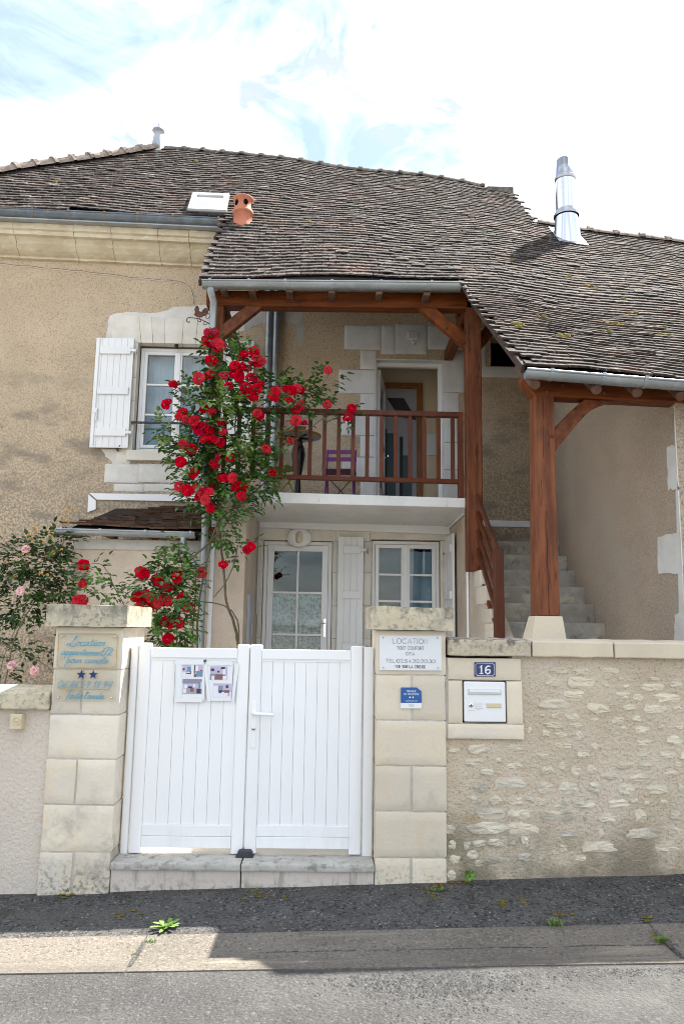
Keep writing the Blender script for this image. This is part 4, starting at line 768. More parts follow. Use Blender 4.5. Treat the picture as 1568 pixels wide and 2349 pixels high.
for k, (a_, b_, z0_, z1_, mm) in enumerate(((ax-.3, ax+.06, 3.06, 4.62, 'room_dark'), (ax+.06, ax+.2, 3.06, 4.55, 'teal'), (ax+.26, ax+.31, 3.06, 4.5, 'room_dark'), (ax+.31, ax+.45, 3.06, 4.2, 'teal'))): MB().box(a_, b_, yb-.02-.003*k, yb-.006, z0_, z1_).build('inner_cupboard', mm, idr)
m = MB(); z0_ = at(930, 915, Y=yb).z; m.add([(ax+.05, yb-.035, z0_), (ax+.32, yb-.035, z0_), (ax+.52, yb-.035, z0_-.35), (ax+.25, yb-.035, z0_-.3)], [(3, 2, 1, 0)]); m.build('roof_light', 'room_dark', idr)
MB().box(1.50, 1.66, yb-.012, yb-.004, 4.22, 4.55).build('wall_calendar', 'white_print', house)
m = MB(); m.box(HD[0]-.01, HD[0]+.008, YF-.008, YF+.108, HD[2], HD[3]); m.box(HD[1]-.008, HD[1]+.01, YF-.008, YF+.108, HD[2], HD[3]); m.box(HD[0]+.008, HD[1]-.008, YF-.008, YF+.108, HD[3]-.008, HD[3]+.01); m.build('door_reveal', 'painted_stone', house)
# floodlight above the door
fl = thing('floodlight', 'small white floodlight with motion sensor above the balcony door', 'floodlight', (1.1, YF, 5.6))
p = at(945, 771, Y=YF-.06); MB().box(p.x-.07, p.x+.07, YF-.085, YF-.045, p.z-.055, p.z+.058).build('housing', 'white_paint', fl, .006)
MB().box(p.x-.055, p.x+.055, YF-.0885, YF-.084, p.z-.038, p.z+.045).build('reflector', 'mail_grey', fl)
MB().box(p.x-.02, p.x+.022, YF-.0905, YF-.088, p.z-.005, p.z+.022).build('led_chip', 'card_yellow', fl)
MB().tube([(p.x, YF, p.z-.02), (p.x, YF-.045, p.z-.02)], .02, 10).build('bracket', 'white_paint', fl)
MB().tube([(p.x-.005, YF-.06, p.z-.05), (p.x-.002, YF-.07, p.z-.09), (p.x+.03, YF-.1, p.z-.12)], [.012, .016, .026], 10).build('sensor', 'mail_grey', fl)
# opening under the eave
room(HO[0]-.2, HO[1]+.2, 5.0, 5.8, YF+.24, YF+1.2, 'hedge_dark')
# zinc pipes in the balcony recess
for dx_ in (0, .105):
    p = at(612, 900, Y=YF-.07); MB().tube([(p.x+dx_, YF-.07, 3.05), (p.x+dx_, YF-.07, 7.1)], .047, 14).build('downpipe', 'zinc', house)
patch('cement_patch', 'cement', [(555, 760), (560, 700), (640, 690), (690, 694), (700, 790), (686, 790), (678, 742), (640, 736), (600, 742)], th=.003)
# ---- ground floor: piers, slab, beam, door, window
YB = 8.42
xL0, xL1 = at(486, 1300, Y=YB).x, at(561, 1330, Y=YB).x; xR0, xR1 = 1.632, 1.75
MB().box(xL0, xL1, YB, YF-.001, .2, 3.06).build('pier', 'roughcast', house, .01)
MB().box(xR0, xR1, YB+.02, YF-.001, .2, 2.953).build('pier', 'roughcast', house, .01)
c = [at(574, 1152, Y=8.36), at(1081, 1165, Y=8.36), at(1084, 1143, Y=8.36), at(588, 1127, Y=8.36)]
x0 = xL1-.03; q0 = [(x0, 8.36, c[0].z), (c[1].x, 8.36, c[1].z), (c[1].x, 8.36, c[2].z), (x0, 8.36, c[3].z)]
MB().hexa(q0, [(p[0], YF-.001, p[2]-.02*(1 if i < 2 else 0)) for i, p in enumerate(q0)]).build('balcony_slab', 'slab_white', house, .008)
a = at(601, 1188, Y=YF-.14); b = at(1021, 1204, Y=YF-.14)
for s0, s1 in ((xL1+.003, xL1+.22), (xL1+.222, xR0-.003)):
    za = a.z+(b.z-a.z)*(s0-a.x)/(b.x-a.x); zb2 = a.z+(b.z-a.z)*(s1-a.x)/(b.x-a.x)
    MB().hexa([(s0, YF-.14, za-.125), (s1, YF-.14, zb2-.125), (s1, YF-.14, zb2), (s0, YF-.14, za)], [(s0, YF, za-.125), (s1, YF, zb2-.125), (s1, YF, zb2), (s0, YF, za)]).build('beam_casing', 'white_paint', house, .003)
# dressed stone round the door and window
def sb(x0, x1, z0, z1, pr=.012): block(x0, x1, YF-pr, YF+.02, z0, z1, .002).build('dressed_stone', 'lintel_stone', house)
for a_, b_ in ((xL1+.01, -.45), (-.445, .1), (.105, .56)): sb(a_, b_, 2.705, 2.90)
for a_, b_ in ((.565, 1.0), (1.005, 1.625)): sb(a_, b_, 2.74, 2.90)
for z0_, z1_ in ((.5, .98), (.985, 1.40), (1.405, 1.84), (1.845, 2.28), (2.285, 2.70)):
    sb(xL1+.008, HL[0]-.002, z0_, z1_); sb(HL[1]+.002, .13, z0_, z1_); sb(.47, HX[0]-.002, z0_, z1_); sb(HX[1]+.002, 1.625, z0_, z1_+.03)
room(HL[0]-.3, HX[1]+.1, .4, 2.8, YF+.25, YF+3.2, 'room_dark')
dr = window(house, HL[0]+.005, HL[1]-.005, HL[2], HL[3]-.005, YF+.08, 2, 3, .05, .085, 'glazed_door', .25, single=True)
curtain(HL[0]+.12, HL[1]-.12, .9, 2.02, YF+.12, 'lace', 'lace_curtain', .006, 40)
MB().box(HL[1]-.105, HL[1]-.075, YF+.028, YF+.037, 1.42, 1.66).build('lock_plate', 'chrome', dr)
MB().tube([(HL[1]-.09, YF+.03, 1.60), (HL[1]-.09, YF-.02, 1.60), (HL[1]-.20, YF-.025, 1.60)], .009, 8).build('lever', 'chrome', dr)
window(house, HX[0]+.005, HX[1]-.005, HX[2], HX[3]-.01, YF+.08, 1, 3, .045, .055)
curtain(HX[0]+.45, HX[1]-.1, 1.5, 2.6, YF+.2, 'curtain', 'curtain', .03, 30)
sw = .345; p = at(775, 1250, Y=YF-.06)
shutter(Matrix.Translation((p.x, YF-.06, 1.05)), sw, 1.71, 4, (.25, .93, 1.53), True, None, False)
shutter(Matrix.Translation((xR0-.045, YF-.15, 1.05)) @ Matrix.Rotation(math.radians(-90), 4, 'Z'), .50, 1.71, 5, (.25, .93, 1.53), False, None, True)
MB().lathe((at(979, 1217, Y=YF).x, YF-.012, at(979, 1215, Y=YF).z-.03), [(.022, 0), (.022, -.02), (0, -.026)], 12, axis='y').build('blind_stop', 'black_iron', house)
# conduit on right pier, white strip, meter box on left pier side
m = MB(); p = at(1054, 1180, Y=8.7); m.tube([(xR0-.02, 9.85, 2.90), (xR0-.02, 8.75, 2.93), (xR0-.02, 8.60, 2.91), (xR0-.02, 8.56, 2.85), (xR0-.02, 8.56, 1.0)], .017, 8); m.build('conduit', 'pvc_white', house)
m = MB(); m.box(xL1-.0, xL1+.03, 8.75, 9.25, 1.0, 1.92); mbx = m.build('meter_box', 'meter_grey', house, .006)
m = MB(); m.box(xL1+.03, xL1+.036, 8.78, 9.22, 1.03, 1.89); m.tube([(xL1+.036, 8.84, 1.45), (xL1+.055, 8.84, 1.45), (xL1+.055, 8.84, 1.58), (xL1+.036, 8.84, 1.58)], .006, 6); m.build('box_door', 'meter_grey', mbx, .004)
MB().tube([(xL1+.02, 9.8, 2.85), (xL1+.02, 9.8, 1.7)], .014, 8).build('conduit', 'mail_grey', house)
# oval wall lamp
ol = thing('oval_wall_lamp', 'white oval wall lamp with frosted capsule above the glazed door', 'lamp', (-.42, YF, 2.75))
p = at(685.5, 1231, Y=YF-.16); m = MB(); n = 32
prof = [(1, .02), (1, -.03), (.94, -.045), (.5, -.058), (.36, -.055), (.0, -.05)]
vs = [(p.x+.168*k*math.cos(2*math.pi*i/n), YF-.012+d-.02, p.z+.128*k*math.sin(2*math.pi*i/n)) for k, d in prof for i in range(n)]
m.add(vs, [(r_*n+i, r_*n+(i+1) % n, (r_+1)*n+(i+1) % n, (r_+1)*n+i) for r_ in range(len(prof)-1) for i in range(n)], 0, True); m.build('shade_plate', 'lamp_white', ol)
m = MB(); q = rrect(p.x-.052, p.x+.052, p.z-.085, p.z+.085, .05, 6); c0 = (p.x, p.z); k = len(q)
m.add([(x, YF-.08, z) for x, z in q]+[(c0[0]+(x-c0[0])*.85, YF-.10, c0[1]+(z-c0[1])*.9) for x, z in q]+[(c0[0]+(x-c0[0])*.4, YF-.115, c0[1]+(z-c0[1])*.6) for x, z in q], [(i, (i+1) % k, k+(i+1) % k, k+i) for i in range(k)]+[(k+i, k+(i+1) % k, 2*k+(i+1) % k, 2*k+i) for i in range(k)]+[tuple(range(2*k, 3*k))], 0, True); m.build('frosted_capsule', 'lamp_glass', ol)
# ---- timber frame of the balcony
def tim(name, a_, b_, w_, h_, m_, up=(0, 0, 1), bev=.012): return MB().bar(a_, b_, w_, h_, up).build(name, m_, house, bev)
YT = 8.30
pa = at(1086, 690, Y=YT); pb = at(1086, 1306, Y=YT); xp = (at(1068, 900, Y=YT-.08).x+at(1103, 900, Y=YT-.08).x)/2; wp = at(1103, 900, Y=YT-.08).x-at(1068, 900, Y=YT-.08).x
tim('post', (xp, YT, 2.2), (xp+.01, YT, 5.42), wp, .17, 'wood_v', (0, 1, 0))
xl_ = at(499, 780, Y=YT).x; tim('post', (xl_, YT, 3.06), (xl_, YT, 5.3), .13, .15, 'wood_v', (0, 1, 0))
b0, b1 = at(472, 683, Y=YT-.08), at(1100, 692, Y=YT-.08)
tim('beam', (xl_-.14, YT, b0.z-.0), (xp+.1, YT, b1.z+.01), .17, .19, 'wood_h')
def brace(name, pts, w_, d_, y_, m_='wood_d'):
    a_, b_ = at(*pts[0], Y=y_), at(*pts[1], Y=y_); return tim(name, a_, b_, d_, w_, m_, (0, 0, 1))
brace('brace', ((496, 776), (606, 688)), .135, .10, YT-.02); brace('brace', ((960, 694), (1082, 800)), .14, .10, YT-.02)
tim('brace', V((xp+.02, YT+.05, at(1086, 800, Y=YT).z)), V((xp+.42, YT+.45, at(1086, 800, Y=YT).z+.55)), .12, .11, 'wood_d'); tim('brace', V((xp+.02, YT+.06, at(1086, 805, Y=YT).z)), V((xp-.0, YT+.75, at(1086, 800, Y=YT).z+.75)), .12, .11, 'wood_d')
tim('brace', V((xl_, YT+.05, at(499, 770, Y=YT).z)), V((xl_, YT+.65, at(499, 770, Y=YT).z+.75)), .11, .11, 'wood_d')
tim('plate', (xp, YT, 5.36), (xp, YF, 5.36), .12, .14, 'wood_y'); tim('plate', (xl_, YT, 5.36), (xl_, YF, 5.36), .12, .14, 'wood_y')
# ---- balcony railing
rl = thing('balcony_railing', 'reddish brown timber balcony railing with square balusters', 'railing', (.3, 8.45, 3.07)); YR = 8.44
r0, r1 = at(560, 941, Y=YR), at(1072, 953, Y=YR); l0, l1 = at(560, 1092, Y=YR), at(1072, 1106, Y=YR); xa = xl_+.07; xb = xp-.09
def lz(p, q, x): return p.z+(q.z-p.z)*(x-p.x)/(q.x-p.x)
MB().bar((xa, YR, lz(r0, r1, xa)), (xb, YR, lz(r0, r1, xb)), .075, .062).build('top_rail', 'wood_rail', rl, .008)
MB().bar((xa, YR, lz(l0, l1, xa)), (xb, YR, lz(l0, l1, xb)), .06, .052).build('bottom_rail', 'wood_rail', rl, .006)
bx0 = at(745.5+.3292*887, 1040, Y=YR).x
for i in range(18):
    x = bx0-.1665*i
    if x > xa: MB().bar((x, YR, lz(l0, l1, x)+.026), (x, YR, lz(r0, r1, x)-.031), .045, .045, (0, 1, 0)).build('baluster', 'wood_rail', rl, .004)
MB().bar((xb-.03, YR, 3.06), (xb-.03, YR, lz(r0, r1, xb)-.03), .06, .07, (0, 1, 0)).build('newel', 'wood_rail', rl, .004)
# ---- right porch frame
yq = 5.82
pf = thing('porch_frame', 'heavy brown timber porch post, beam and curved brace on a stone base', 'porch', (2.0, 5.9, 1.3))
c0 = [at(1228.5, 1413, Y=yq), at(1284, 1413, Y=yq), at(1269, 905, Y=yq), at(1225, 905, Y=yq)]
MB().hexa([(p.x, yq, p.z) for p in c0], [(p.x-.0, yq+.17, p.z) for p in c0]).build('post', 'wood_v', pf, .01)
a_ = [at(1225, 907, Y=yq), at(1640, 927, Y=yq), at(1640, 868, Y=yq), at(1199, 856, Y=yq), at(1199, 872, Y=yq)]
MB().prism([(p.x, p.z) for p in a_], yq-.006, yq+.165).build('beam', 'wood_h', pf, .01)
bp_ = [at(*k, Y=yq) for k in ((1271, 1040), (1284, 1022), (1304, 997), (1326, 970), (1350, 944), (1372, 928), (1400, 917), (1343, 913), (1320, 932), (1296, 957), (1271, 982))]
MB().prism([(p.x, p.z) for p in bp_], yq+.03, yq+.14).build('brace', 'wood_d', pf, .006)
b0 = [at(1220, 1462, Y=yq-.05), at(1298, 1462, Y=yq-.05)]; t0, t1 = at(1229, 1413, Y=yq).x-.012, at(1285, 1413, Y=yq).x+.012; zt3 = c0[0].z
m = MB(); m.hexa([(b0[0].x-.005, yq-.06, b0[0].z-.02), (b0[1].x, yq-.06, b0[0].z-.02), (b0[1].x, yq+.24, b0[0].z-.02), (b0[0].x-.005, yq+.24, b0[0].z-.02)], [(t0, yq-.012, zt3), (t1, yq-.012, zt3), (t1, yq+.18, zt3), (t0, yq+.18, zt3)]); m.build('stone_base', 'coping_clean', pf, .006)
m = MB(); m.box(b0[0].x-.03, b0[1].x+.03, yq-.09, yq+.27, .1, b0[0].z-.02); m.build('plinth', 'ashlar', pf, .01)
for k in ((1253, 899), (1384, 901), (1266, 1000), (1290, 884)):
    p = at(*k, Y=yq-.01); MB().lathe((p.x, yq-.006, p.z), [(.013, .01), (.012, -.02), (0, -.022)], 8, axis='y').build('peg', 'wood_d', pf)
tim('wall_plate', (2.2, yq+.08, 3.50), (4.5, yq+.08, 3.42), .12, .1, 'wood_h')
def crack(pts, w_, y_, par, k=5):
    q = [at(a__, b__, Y=y_) for a__, b__ in catmull(pts, k)]; m = MB(); ribbons([[(p_.x+jit(.002), p_.z) for p_ in q]], lambda u_, v_: u_, lambda u_, v_: v_, y_, w_, m); m.build('drying_crack', 'deck', par)
crack([(1252, 1172), (1251, 1210), (1255, 1250), (1254, 1290), (1258, 1330), (1257, 1372), (1260, 1412)], .004, yq-.0022, pf); crack([(1246, 915), (1244, 960), (1246, 1010), (1245, 1050)], .003, yq-.0022, pf); crack([(1240, 1100), (1242, 1130), (1241, 1160)], .003, yq-.0022, pf)
crack([(1080, 860), (1082, 900), (1081, 960), (1084, 1010)], .003, YT-.0872, house); crack([(640, 685), (700, 688), (770, 686), (840, 690)], .003, YT-.0872, house)
# ---- wing wall on the right
def zroof(x, Y):
    ze = interp(x, [(-6, 5.52), (-1.5, 5.49), (1.5, 5.53), (2.0, 5.515), (3.2, 5.385), (6, 5.10)])
    mm = interp(x, [(-6, 1.12), (-1.5, 1.10), (2.9, 1.0), (6, 1.0)])
    if Y >= 8.05: z = ze+mm*(Y-8.05)
    else: z = ze-.72*(8.05-Y)-.104*(1-math.exp(-(8.05-Y)/.4))
    return z+.018*math.sin(1.7*x+.9*Y)+.012*math.sin(3.1*x-1.3*Y)
yw0 = 5.84
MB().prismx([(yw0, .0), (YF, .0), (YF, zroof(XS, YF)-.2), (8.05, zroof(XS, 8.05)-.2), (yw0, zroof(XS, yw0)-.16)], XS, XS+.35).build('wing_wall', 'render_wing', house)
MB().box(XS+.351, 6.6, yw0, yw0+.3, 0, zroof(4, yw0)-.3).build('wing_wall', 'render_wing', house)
for pts in ([(1530, 1028), (1545, 1020), (1600, 1012), (1600, 1110), (1560, 1118), (1533, 1124)], [(1509, 1233), (1560, 1220), (1600, 1212), (1600, 1312), (1555, 1316), (1511, 1318)], [(1548, 1412), (1600, 1402), (1600, 1480), (1546, 1480)], [(1558, 925), (1600, 920), (1600, 1480), (1560, 1480)]):
    lp = [at(a__, b__, X=XS) for a__, b__ in pts]; lp = [V((XS, max(p.y, yw0+.002), p.z)) for p in lp]; o = []
    for i, p in enumerate(lp):
        q = lp[(i+1) % len(lp)]
        for kk in range(5): t_ = p.lerp(q, kk/5); o.append((max(yw0+.002, t_.y+jit(.012)), t_.z+jit(.012)))
    MB().prismx(o, XS-.006-R.random()*.004, XS+.01).build('quoin_stone', 'white_plaster', house)
# ---- staircase
sr = thing('stone_staircase', 'worn stone outdoor staircase climbing to the balcony', 'staircase', (2.2, 6.5, .3))
xs0 = xR1+.002
ys_ = [1430, 1389, 1348, 1310, 1274, 1237]; 
s0 = at(1386, 1430, X=XS); s3 = at(1318, 1310, X=XS); ry = (s3.y-s0.y)/3; rz = (s3.z-s0.z)/3
for k in range(-7, 6):
    y0, z1 = s0.y+ry*k, s0.z+rz*k
    if z1 > .2: block(xs0-.02-.05*(k < 2), XS-.002, y0-.02, y0+ry+.05 if k < 5 else YF-.003, z1-rz-.02, z1, .004).build('step', 'stair_stone', sr)
for k in (6, 7): block(xs0-.05, xs0+.22-.06*(k-6), s0.y+ry*5+.25*(k-5), YF-.003, s0.z+rz*5, s0.z+rz*k-.02, .003).build('step', 'stair_stone', sr)
MB().box(xs0+.002, XS-.004, s0.y+ry*6, YF-.005, .2, s0.z+rz*5-.1).build('stair_mass', 'stair_stone', sr)
cz0, cz1 = at(1086, 1310, X=1.64), at(1141, 1465, X=1.64)
MB().prismx([(cz1.y-.1, .2), (YB+.03, .2), (YB+.03, cz0.z), (cz0.y-.02, cz0.z), (cz1.y-.1, cz1.z-.06)], 1.634, 1.80).build('cheek_wall', 'roughcast', sr, .006)
for (x0d, y0d, x1d, y1d) in ((1087, 1312, 1101, 1345), (1092, 1348, 1112, 1384), (1104, 1398, 1124, 1428), (1112, 1431, 1132, 1462), (1124, 1432, 1138, 1462)):
    a_, b_ = at(x0d, y0d, X=1.63), at(x1d, y1d, X=1.63); block(1.626, 1.7, b_.y, a_.y, b_.z, a_.z, .006).build('cheek_stone', 'old_ashlar', sr)
p = at(1172, 1201, Y=YF-.02); MB().box(xR1+.0, 2.8, YF-.02, YF+.002, p.z-.045, p.z+.04).build('white_skirting', 'white_paint', house)
hr = thing('stair_railing', 'slanted brown timber rails beside the stone staircase', 'railing', (1.66, 7.1, 1.3)); XR = 1.665
lys = [960, 1078, 1195, 1312, 1430]; rys = [1400, 1545, 1695, 1845, 1985]
nw0, nw1 = at(1141, 1259, X=XR), at(1141, 1470, X=XR); wn = .085
MB().box(XR-.045, XR+.045, nw0.y-.05, nw0.y+.05, .9, nw0.z).build('newel', 'wood_rail', hr, .006)
for a_, b_ in zip(lys, rys):
    p, q = at(1086, 802.9+.3292*a_, X=XR), at(1141, 802.9+.3292*b_, X=XR); MB().bar(p, q, .035, .062).build('rail', 'wood_rail', hr, .006)
p = at(1086, 1119, X=XR); MB().box(XR-.05, XR+.03, p.y-.03, p.y+.03, at(1086, 1306, X=XR).z, p.z+.03).build('end_post', 'wood_rail', hr, .005)
# ------------------------------------------------------------------ roof
YER = 5.52
def gfac(x): return interp(x, [(-6, 1.05), (-3, 1.0), (2.9, .86), (6, .86)])
def Yv(x, v): return 8.05+v*gfac(x) if v > 0 else 8.05+v
def hipx(Y): return -3.06-(11.83-Y)*1.55
YRR = 10.0
def inside(x, Y):
    if Y < YER-.06: return False
    if Y < 8.03: return 1.50 <= x <= 5.6
    lo = -1.53 if Y < 9.49 else hipx(Y)
    hi = 5.6 if Y < YRR else 2.93-.0*(Y-YRR)
    return lo <= x <= hi
# deck below the tiles
def deck(xs, vs, dz=-.012, name='roof_deck', th=.05, m_='deck', par=None):
    m = MB(); n = len(xs); P = [(x, Yv(x, v), zroof(x, Yv(x, v))+dz) for v in vs for x in xs]; Q = [(x, y, z-th) for x, y, z in P]
    m.add(P, [(j*n+i, j*n+i+1, (j+1)*n+i+1, (j+1)*n+i) for j in range(len(vs)-1) for i in range(n-1)]); m.add(Q, [(j*n+i, (j+1)*n+i, (j+1)*n+i+1, j*n+i+1) for j in range(len(vs)-1) for i in range(n-1)])
    nb = len(vs); lp = list(range(n))+[j*n+n-1 for j in range(1, nb)]+[(nb-1)*n+i for i in range(n-2, -1, -1)]+[j*n for j in range(nb-2, 0, -1)]
    k = len(lp); m.add([P[i] for i in lp]+[Q[i] for i in lp], [(i, i+k, (i+1) % k+k, (i+1) % k) for i in range(k)])
    return m.build(name, m_, par)
roof = deck(frange(-1.5, 2.9, 24), [0]+frange(.3, 3.76, 14), name='roof', par=house)
deck(frange(1.52, 5.6, 20), frange(YER-8.05+.02, 0, 16), par=roof); deck(frange(2.9, 5.6, 12), frange(0, 2.25, 8), par=roof)
m = MB(); P = []
for Y in frange(9.6, 11.82, 12): P += [(hipx(Y), Y, zroof(hipx(Y), Y)-.012), (-1.5, Y*1.0, zroof(-1.5, Y)-.012)]
m.add(P, [(2*i, 2*i+1, 2*i+3, 2*i+2) for i in range(12)]); m.build('roof_deck', 'deck', roof)
pk = V((-3.06, 11.83, zroof(-3.06, 11.83))); pr = V((2.9, Yv(2.9, 3.78), zroof(2.9, Yv(2.9, 3.78)))); hb = V((hipx(9.6), 9.6, zroof(hipx(9.6), 9.6)))
m = MB(); m.add([pk, hb, (hb.x, 15.2, hb.z), (-3.06, 15.2, 7.2), pr, (2.9, 15.2, 7.2), (2.9, 10, 7.2)], [(0, 2, 1), (0, 3, 2), (0, 4, 5, 3), (4, 6, 5)])
rr_ = V((5.6, YRR, zroof(5.6, YRR))); rl_ = V((2.9, YRR, zroof(2.9, YRR))); m.add([rl_, rr_, (5.6, 15, 4.5), (2.9, 15, 4.5)], [(0, 1, 2, 3)]); m.build('back_slope', 'tile', roof)
# tiles: local x across, y up the slope, z out
def tile_mesh(kind, wd=.165):
    b = MB(); L_, T_ = .19, .019; w2 = wd/2-.0012
    bow = R.uniform(-.003, .005); sk = [jit(.006) for _ in range(4)]
    P = []
    for yy, lift in ((0, .038), (L_, .011)):
        for xx, bo in ((-w2, 0), (0, bow), (w2, 0)):
            P.append((xx+jit(.002), yy+(sk[0] if yy == 0 else 0)+(xx*jit(.04)), lift+bo+jit(.0015)))
    Q = [(x, y, z-T_) for x, y, z in P]
    b.add(P+Q, [(0, 1, 4, 3), (1, 2, 5, 4), (6, 7, 1, 0), (7, 8, 2, 1), (6, 0, 3, 9), (2, 8, 11, 5), (9, 10, 7, 6), (10, 11, 8, 7)])
    return b
VAR = [tile_mesh(i) for i in range(28)]
VM = []
for i, b in enumerate(VAR):
    me = bpy.data.meshes.new('tile'); me.from_pydata(b.v, [], b.f); me.materials.append(MATS['tile']); VM.append(me)
def frame_at(x, Y, zf):
    e = .03; p = V((x, Y, zf(x, Y))); tx = (V((x+e, Y, zf(x+e, Y)))-p).normalized(); ty = (V((x, Y+e, zf(x, Y+e)))-p).normalized()
    n_ = tx.cross(ty).normalized(); ty = n_.cross(tx); return p, tx, ty, n_
TL = []; GA = .106
v = YER-8.05-.05; row = 0
vlist = []
while v < 3.76:
    vlist.append(v); Yc = Yv(0, v); sl = (zroof(.5 if v > 0 else 3, Yc+.05)-zroof(.5 if v > 0 else 3, Yc))/.05; v += GA/math.sqrt(1+sl*sl); row += 1
for ri, v in enumerate(vlist):
    x = -6.7+(.0825 if ri % 2 else 0)+jit(.015)
    while x < 5.6:
        Y = Yv(x, v)+jit(.004)
        if inside(x, Y) and not (.96 < 0): TL.append((x+jit(.004), Y))
        x += .166+jit(.003)
def obstructed(x, Y): return False
mats_ = []
for (x, Y) in TL:
    p, tx, ty, n_ = frame_at(x, Y, zroof); a = jit(.02)+ (R.random() < .05)*jit(.05); lift = jit(.003)+(R.random() < .05)*.006; tl = jit(.02)
    X_ = (tx*math.cos(a)+ty*math.sin(a)); Y_ = n_.cross(X_); Yt = (Y_*math.cos(tl)+n_*math.sin(tl)); N_ = X_.cross(Yt); p = p+n_*lift
    mats_.append(Matrix(((X_.x, Yt.x, N_.x, p.x), (X_.y, Yt.y, N_.y, p.y), (X_.z, Yt.z, N_.z, p.z), (0, 0, 0, 1))))
vis = sorted([i for i, (x, Y) in enumerate(TL) if x < .47*Y+.15 and x > -.47*Y-.1], key=lambda i: TL[i][1]+abs(TL[i][0])*.02)[:300]
vs_ = set(vis); rest = MB()
for i, M in enumerate(mats_):
    k = R.randrange(len(VAR))
    if i in vs_: place('tile', VM[k], roof, M=M)
    else: b = VAR[k]; rest.add([M @ V(p) for p in b.v], b.f)
o = rest.build('tiles', 'tile', roof); o['kind'] = 'stuff'
yt_ = Yv(2.88, 3.74)
MB().prismx([(9.9, zroof(2.88, 9.9)-.06), (yt_, zroof(2.88, yt_)-.06), (yt_+2.6, 7.2), (9.9, 6.4)], 2.80, 2.885).build('gable_wall', 'render', house)
MB().bar((2.895, 10.0, zroof(2.9, 10.0)-.02), (2.895, yt_, zroof(2.9, yt_)-.02), .05, .05).build('verge_mortar', 'ridge_mortar', roof)
# verge boards and mortar
def verge(a_, b_, name, m_, w_, h_): MB().bar(a_, b_, w_, h_).build(name, m_, roof, .006)
for (x, Ya, Yb) in ((1.49, YER, 7.2), (1.49, 7.2, 8.05)): verge((x, Ya, zroof(x, Ya)-.03), (x, Yb, zroof(x, Yb)-.03), 'verge_board', 'verge', .03, .07)
verge((-1.53, 8.05, zroof(-1.53, 8.05)-.03), (-1.53, 9.62, zroof(-1.53, 9.62)-.03), 'verge_board', 'verge', .03, .07)
# ridge and hip tiles
def ridge_run(P0, P1, n_, r_, m_, name, collar=True, rise=.0, zf=None):
    for i in range(n_):
        a, b = P0.lerp(P1, i/n_), P0.lerp(P1, (i+1.08)/n_)
        if zf: a.z = zf(a); b.z = zf(b)
        d = (b-a).normalized(); s_ = d.cross(V((0, 0, 1))).normalized(); u_ = s_.cross(d); k = 8; m = MB(); vs = []
        for (t_, sc_) in ((0, 1.0), (.80, .93), (.81, 1.18 if collar else .93), (1.0, 1.22 if collar else .9)):
            c = a.lerp(b, t_)+V((0, 0, jit(.004)))
            vs += [c+(s_*math.cos(math.pi*j/k)+u_*math.sin(math.pi*j/k))*r_*sc_*R.uniform(.95, 1.05)-u_*.03 for j in range(k+1)]
        n2 = k+1; m.add(vs, [(q*n2+j, q*n2+j+1, (q+1)*n2+j+1, (q+1)*n2+j) for q in range(3) for j in range(k)]); m.add([vs[j] for j in range(n2)], [tuple(range(n2))]); m.add([vs[3*n2+j] for j in range(n2)], [tuple(range(n2-1, -1, -1))])
        m.build(name, m_, roof)
zfr = lambda p: zroof(p.x, Yv(p.x, 3.77))+.02
ridge_run(V((-2.95, 11.84, 0)), V((2.45, Yv(2.45, 3.79), 0)), 16, .085, 'ridge_mortar', 'ridge_tile', True, zf=zfr)
m = MB(); m.box(2.5, 2.93, Yv(2.7, 3.78)-.10, Yv(2.7, 3.78)+.02, zroof(2.7, Yv(2.7, 3.78))-.1, zroof(2.7, Yv(2.7, 3.78))+.02); m.build('ridge_end', 'ridge_mortar', roof)
zf2 = lambda p: zroof(p.x, YRR)+.02
ridge_run(V((2.95, YRR, 0)), V((5.6, YRR, 0)), 7, .085, 'tile_hip', 'ridge_tile', True, zf=zf2)
zf3 = lambda p: zroof(hipx(p.y), p.y)+.02
ridge_run(V((-3.1, 11.80, 0)), V((hipx(9.6), 9.6, 0)), 15, .13, 'tile_hip', 'hip_tile', True, zf=zf3)
# moss cushions
mo = MB()
def blob(m, c, r_, h_, n=7):
    def ring_(k, h2): return [V(c)+V((math.cos(2*math.pi*i/n)*r_*k*R.uniform(.8, 1.2), math.sin(2*math.pi*i/n)*r_*.5*k, math.sin(2*math.pi*i/n)*r_*.4*k+h2)) for i in range(n)]
    a_, b_ = ring_(1, -.01), ring_(.75, h_*.42)
    m.add(a_+b_+[V(c)+V((0, 0, h_*.6))], [(i, (i+1) % n, n+(i+1) % n, n+i) for i in range(n)]+[(n+i, n+(i+1) % n, 2*n) for i in range(n)], 0, True)
for dx_, dy_ in ((1165, 600), (1350, 660), (1365, 665), (1370, 661), (1420, 690), (1565, 660), (1400, 745), (1430, 750), (1190, 755), (1180, 748), (1525, 770), (1240, 730), (1510, 755), (1290, 775), (1385, 765), (1455, 722), (1310, 640)):
    # walk along the view ray to the roof surface
    d = ray(dx_, dy_); t_ = 5.0
    while t_ < 14:
        p = CAM+d*t_
        if inside(p.x, p.y) and p.z < zroof(p.x, p.y)+.03: break
        t_ += .02
    for k in range(3): blob(mo, p+V((jit(.06), 0, jit(.01)+.02)), R.uniform(.015, .04), .025)
for dx_, dy_ in ((168, 397), (140, 415), (120, 420), (450, 372), (700, 510)):
    d = ray(dx_, dy_); t_ = 7.0
    while t_ < 16:
        p = CAM+d*t_
        if inside(p.x, p.y) and p.z < zroof(p.x, p.y)+.03: break
        t_ += .02
    for k in range(3): blob(mo, p+V((jit(.05), 0, .02)), R.uniform(.02, .05), .03)
o = mo.build('moss', 'moss', roof); o['kind'] = 'stuff'
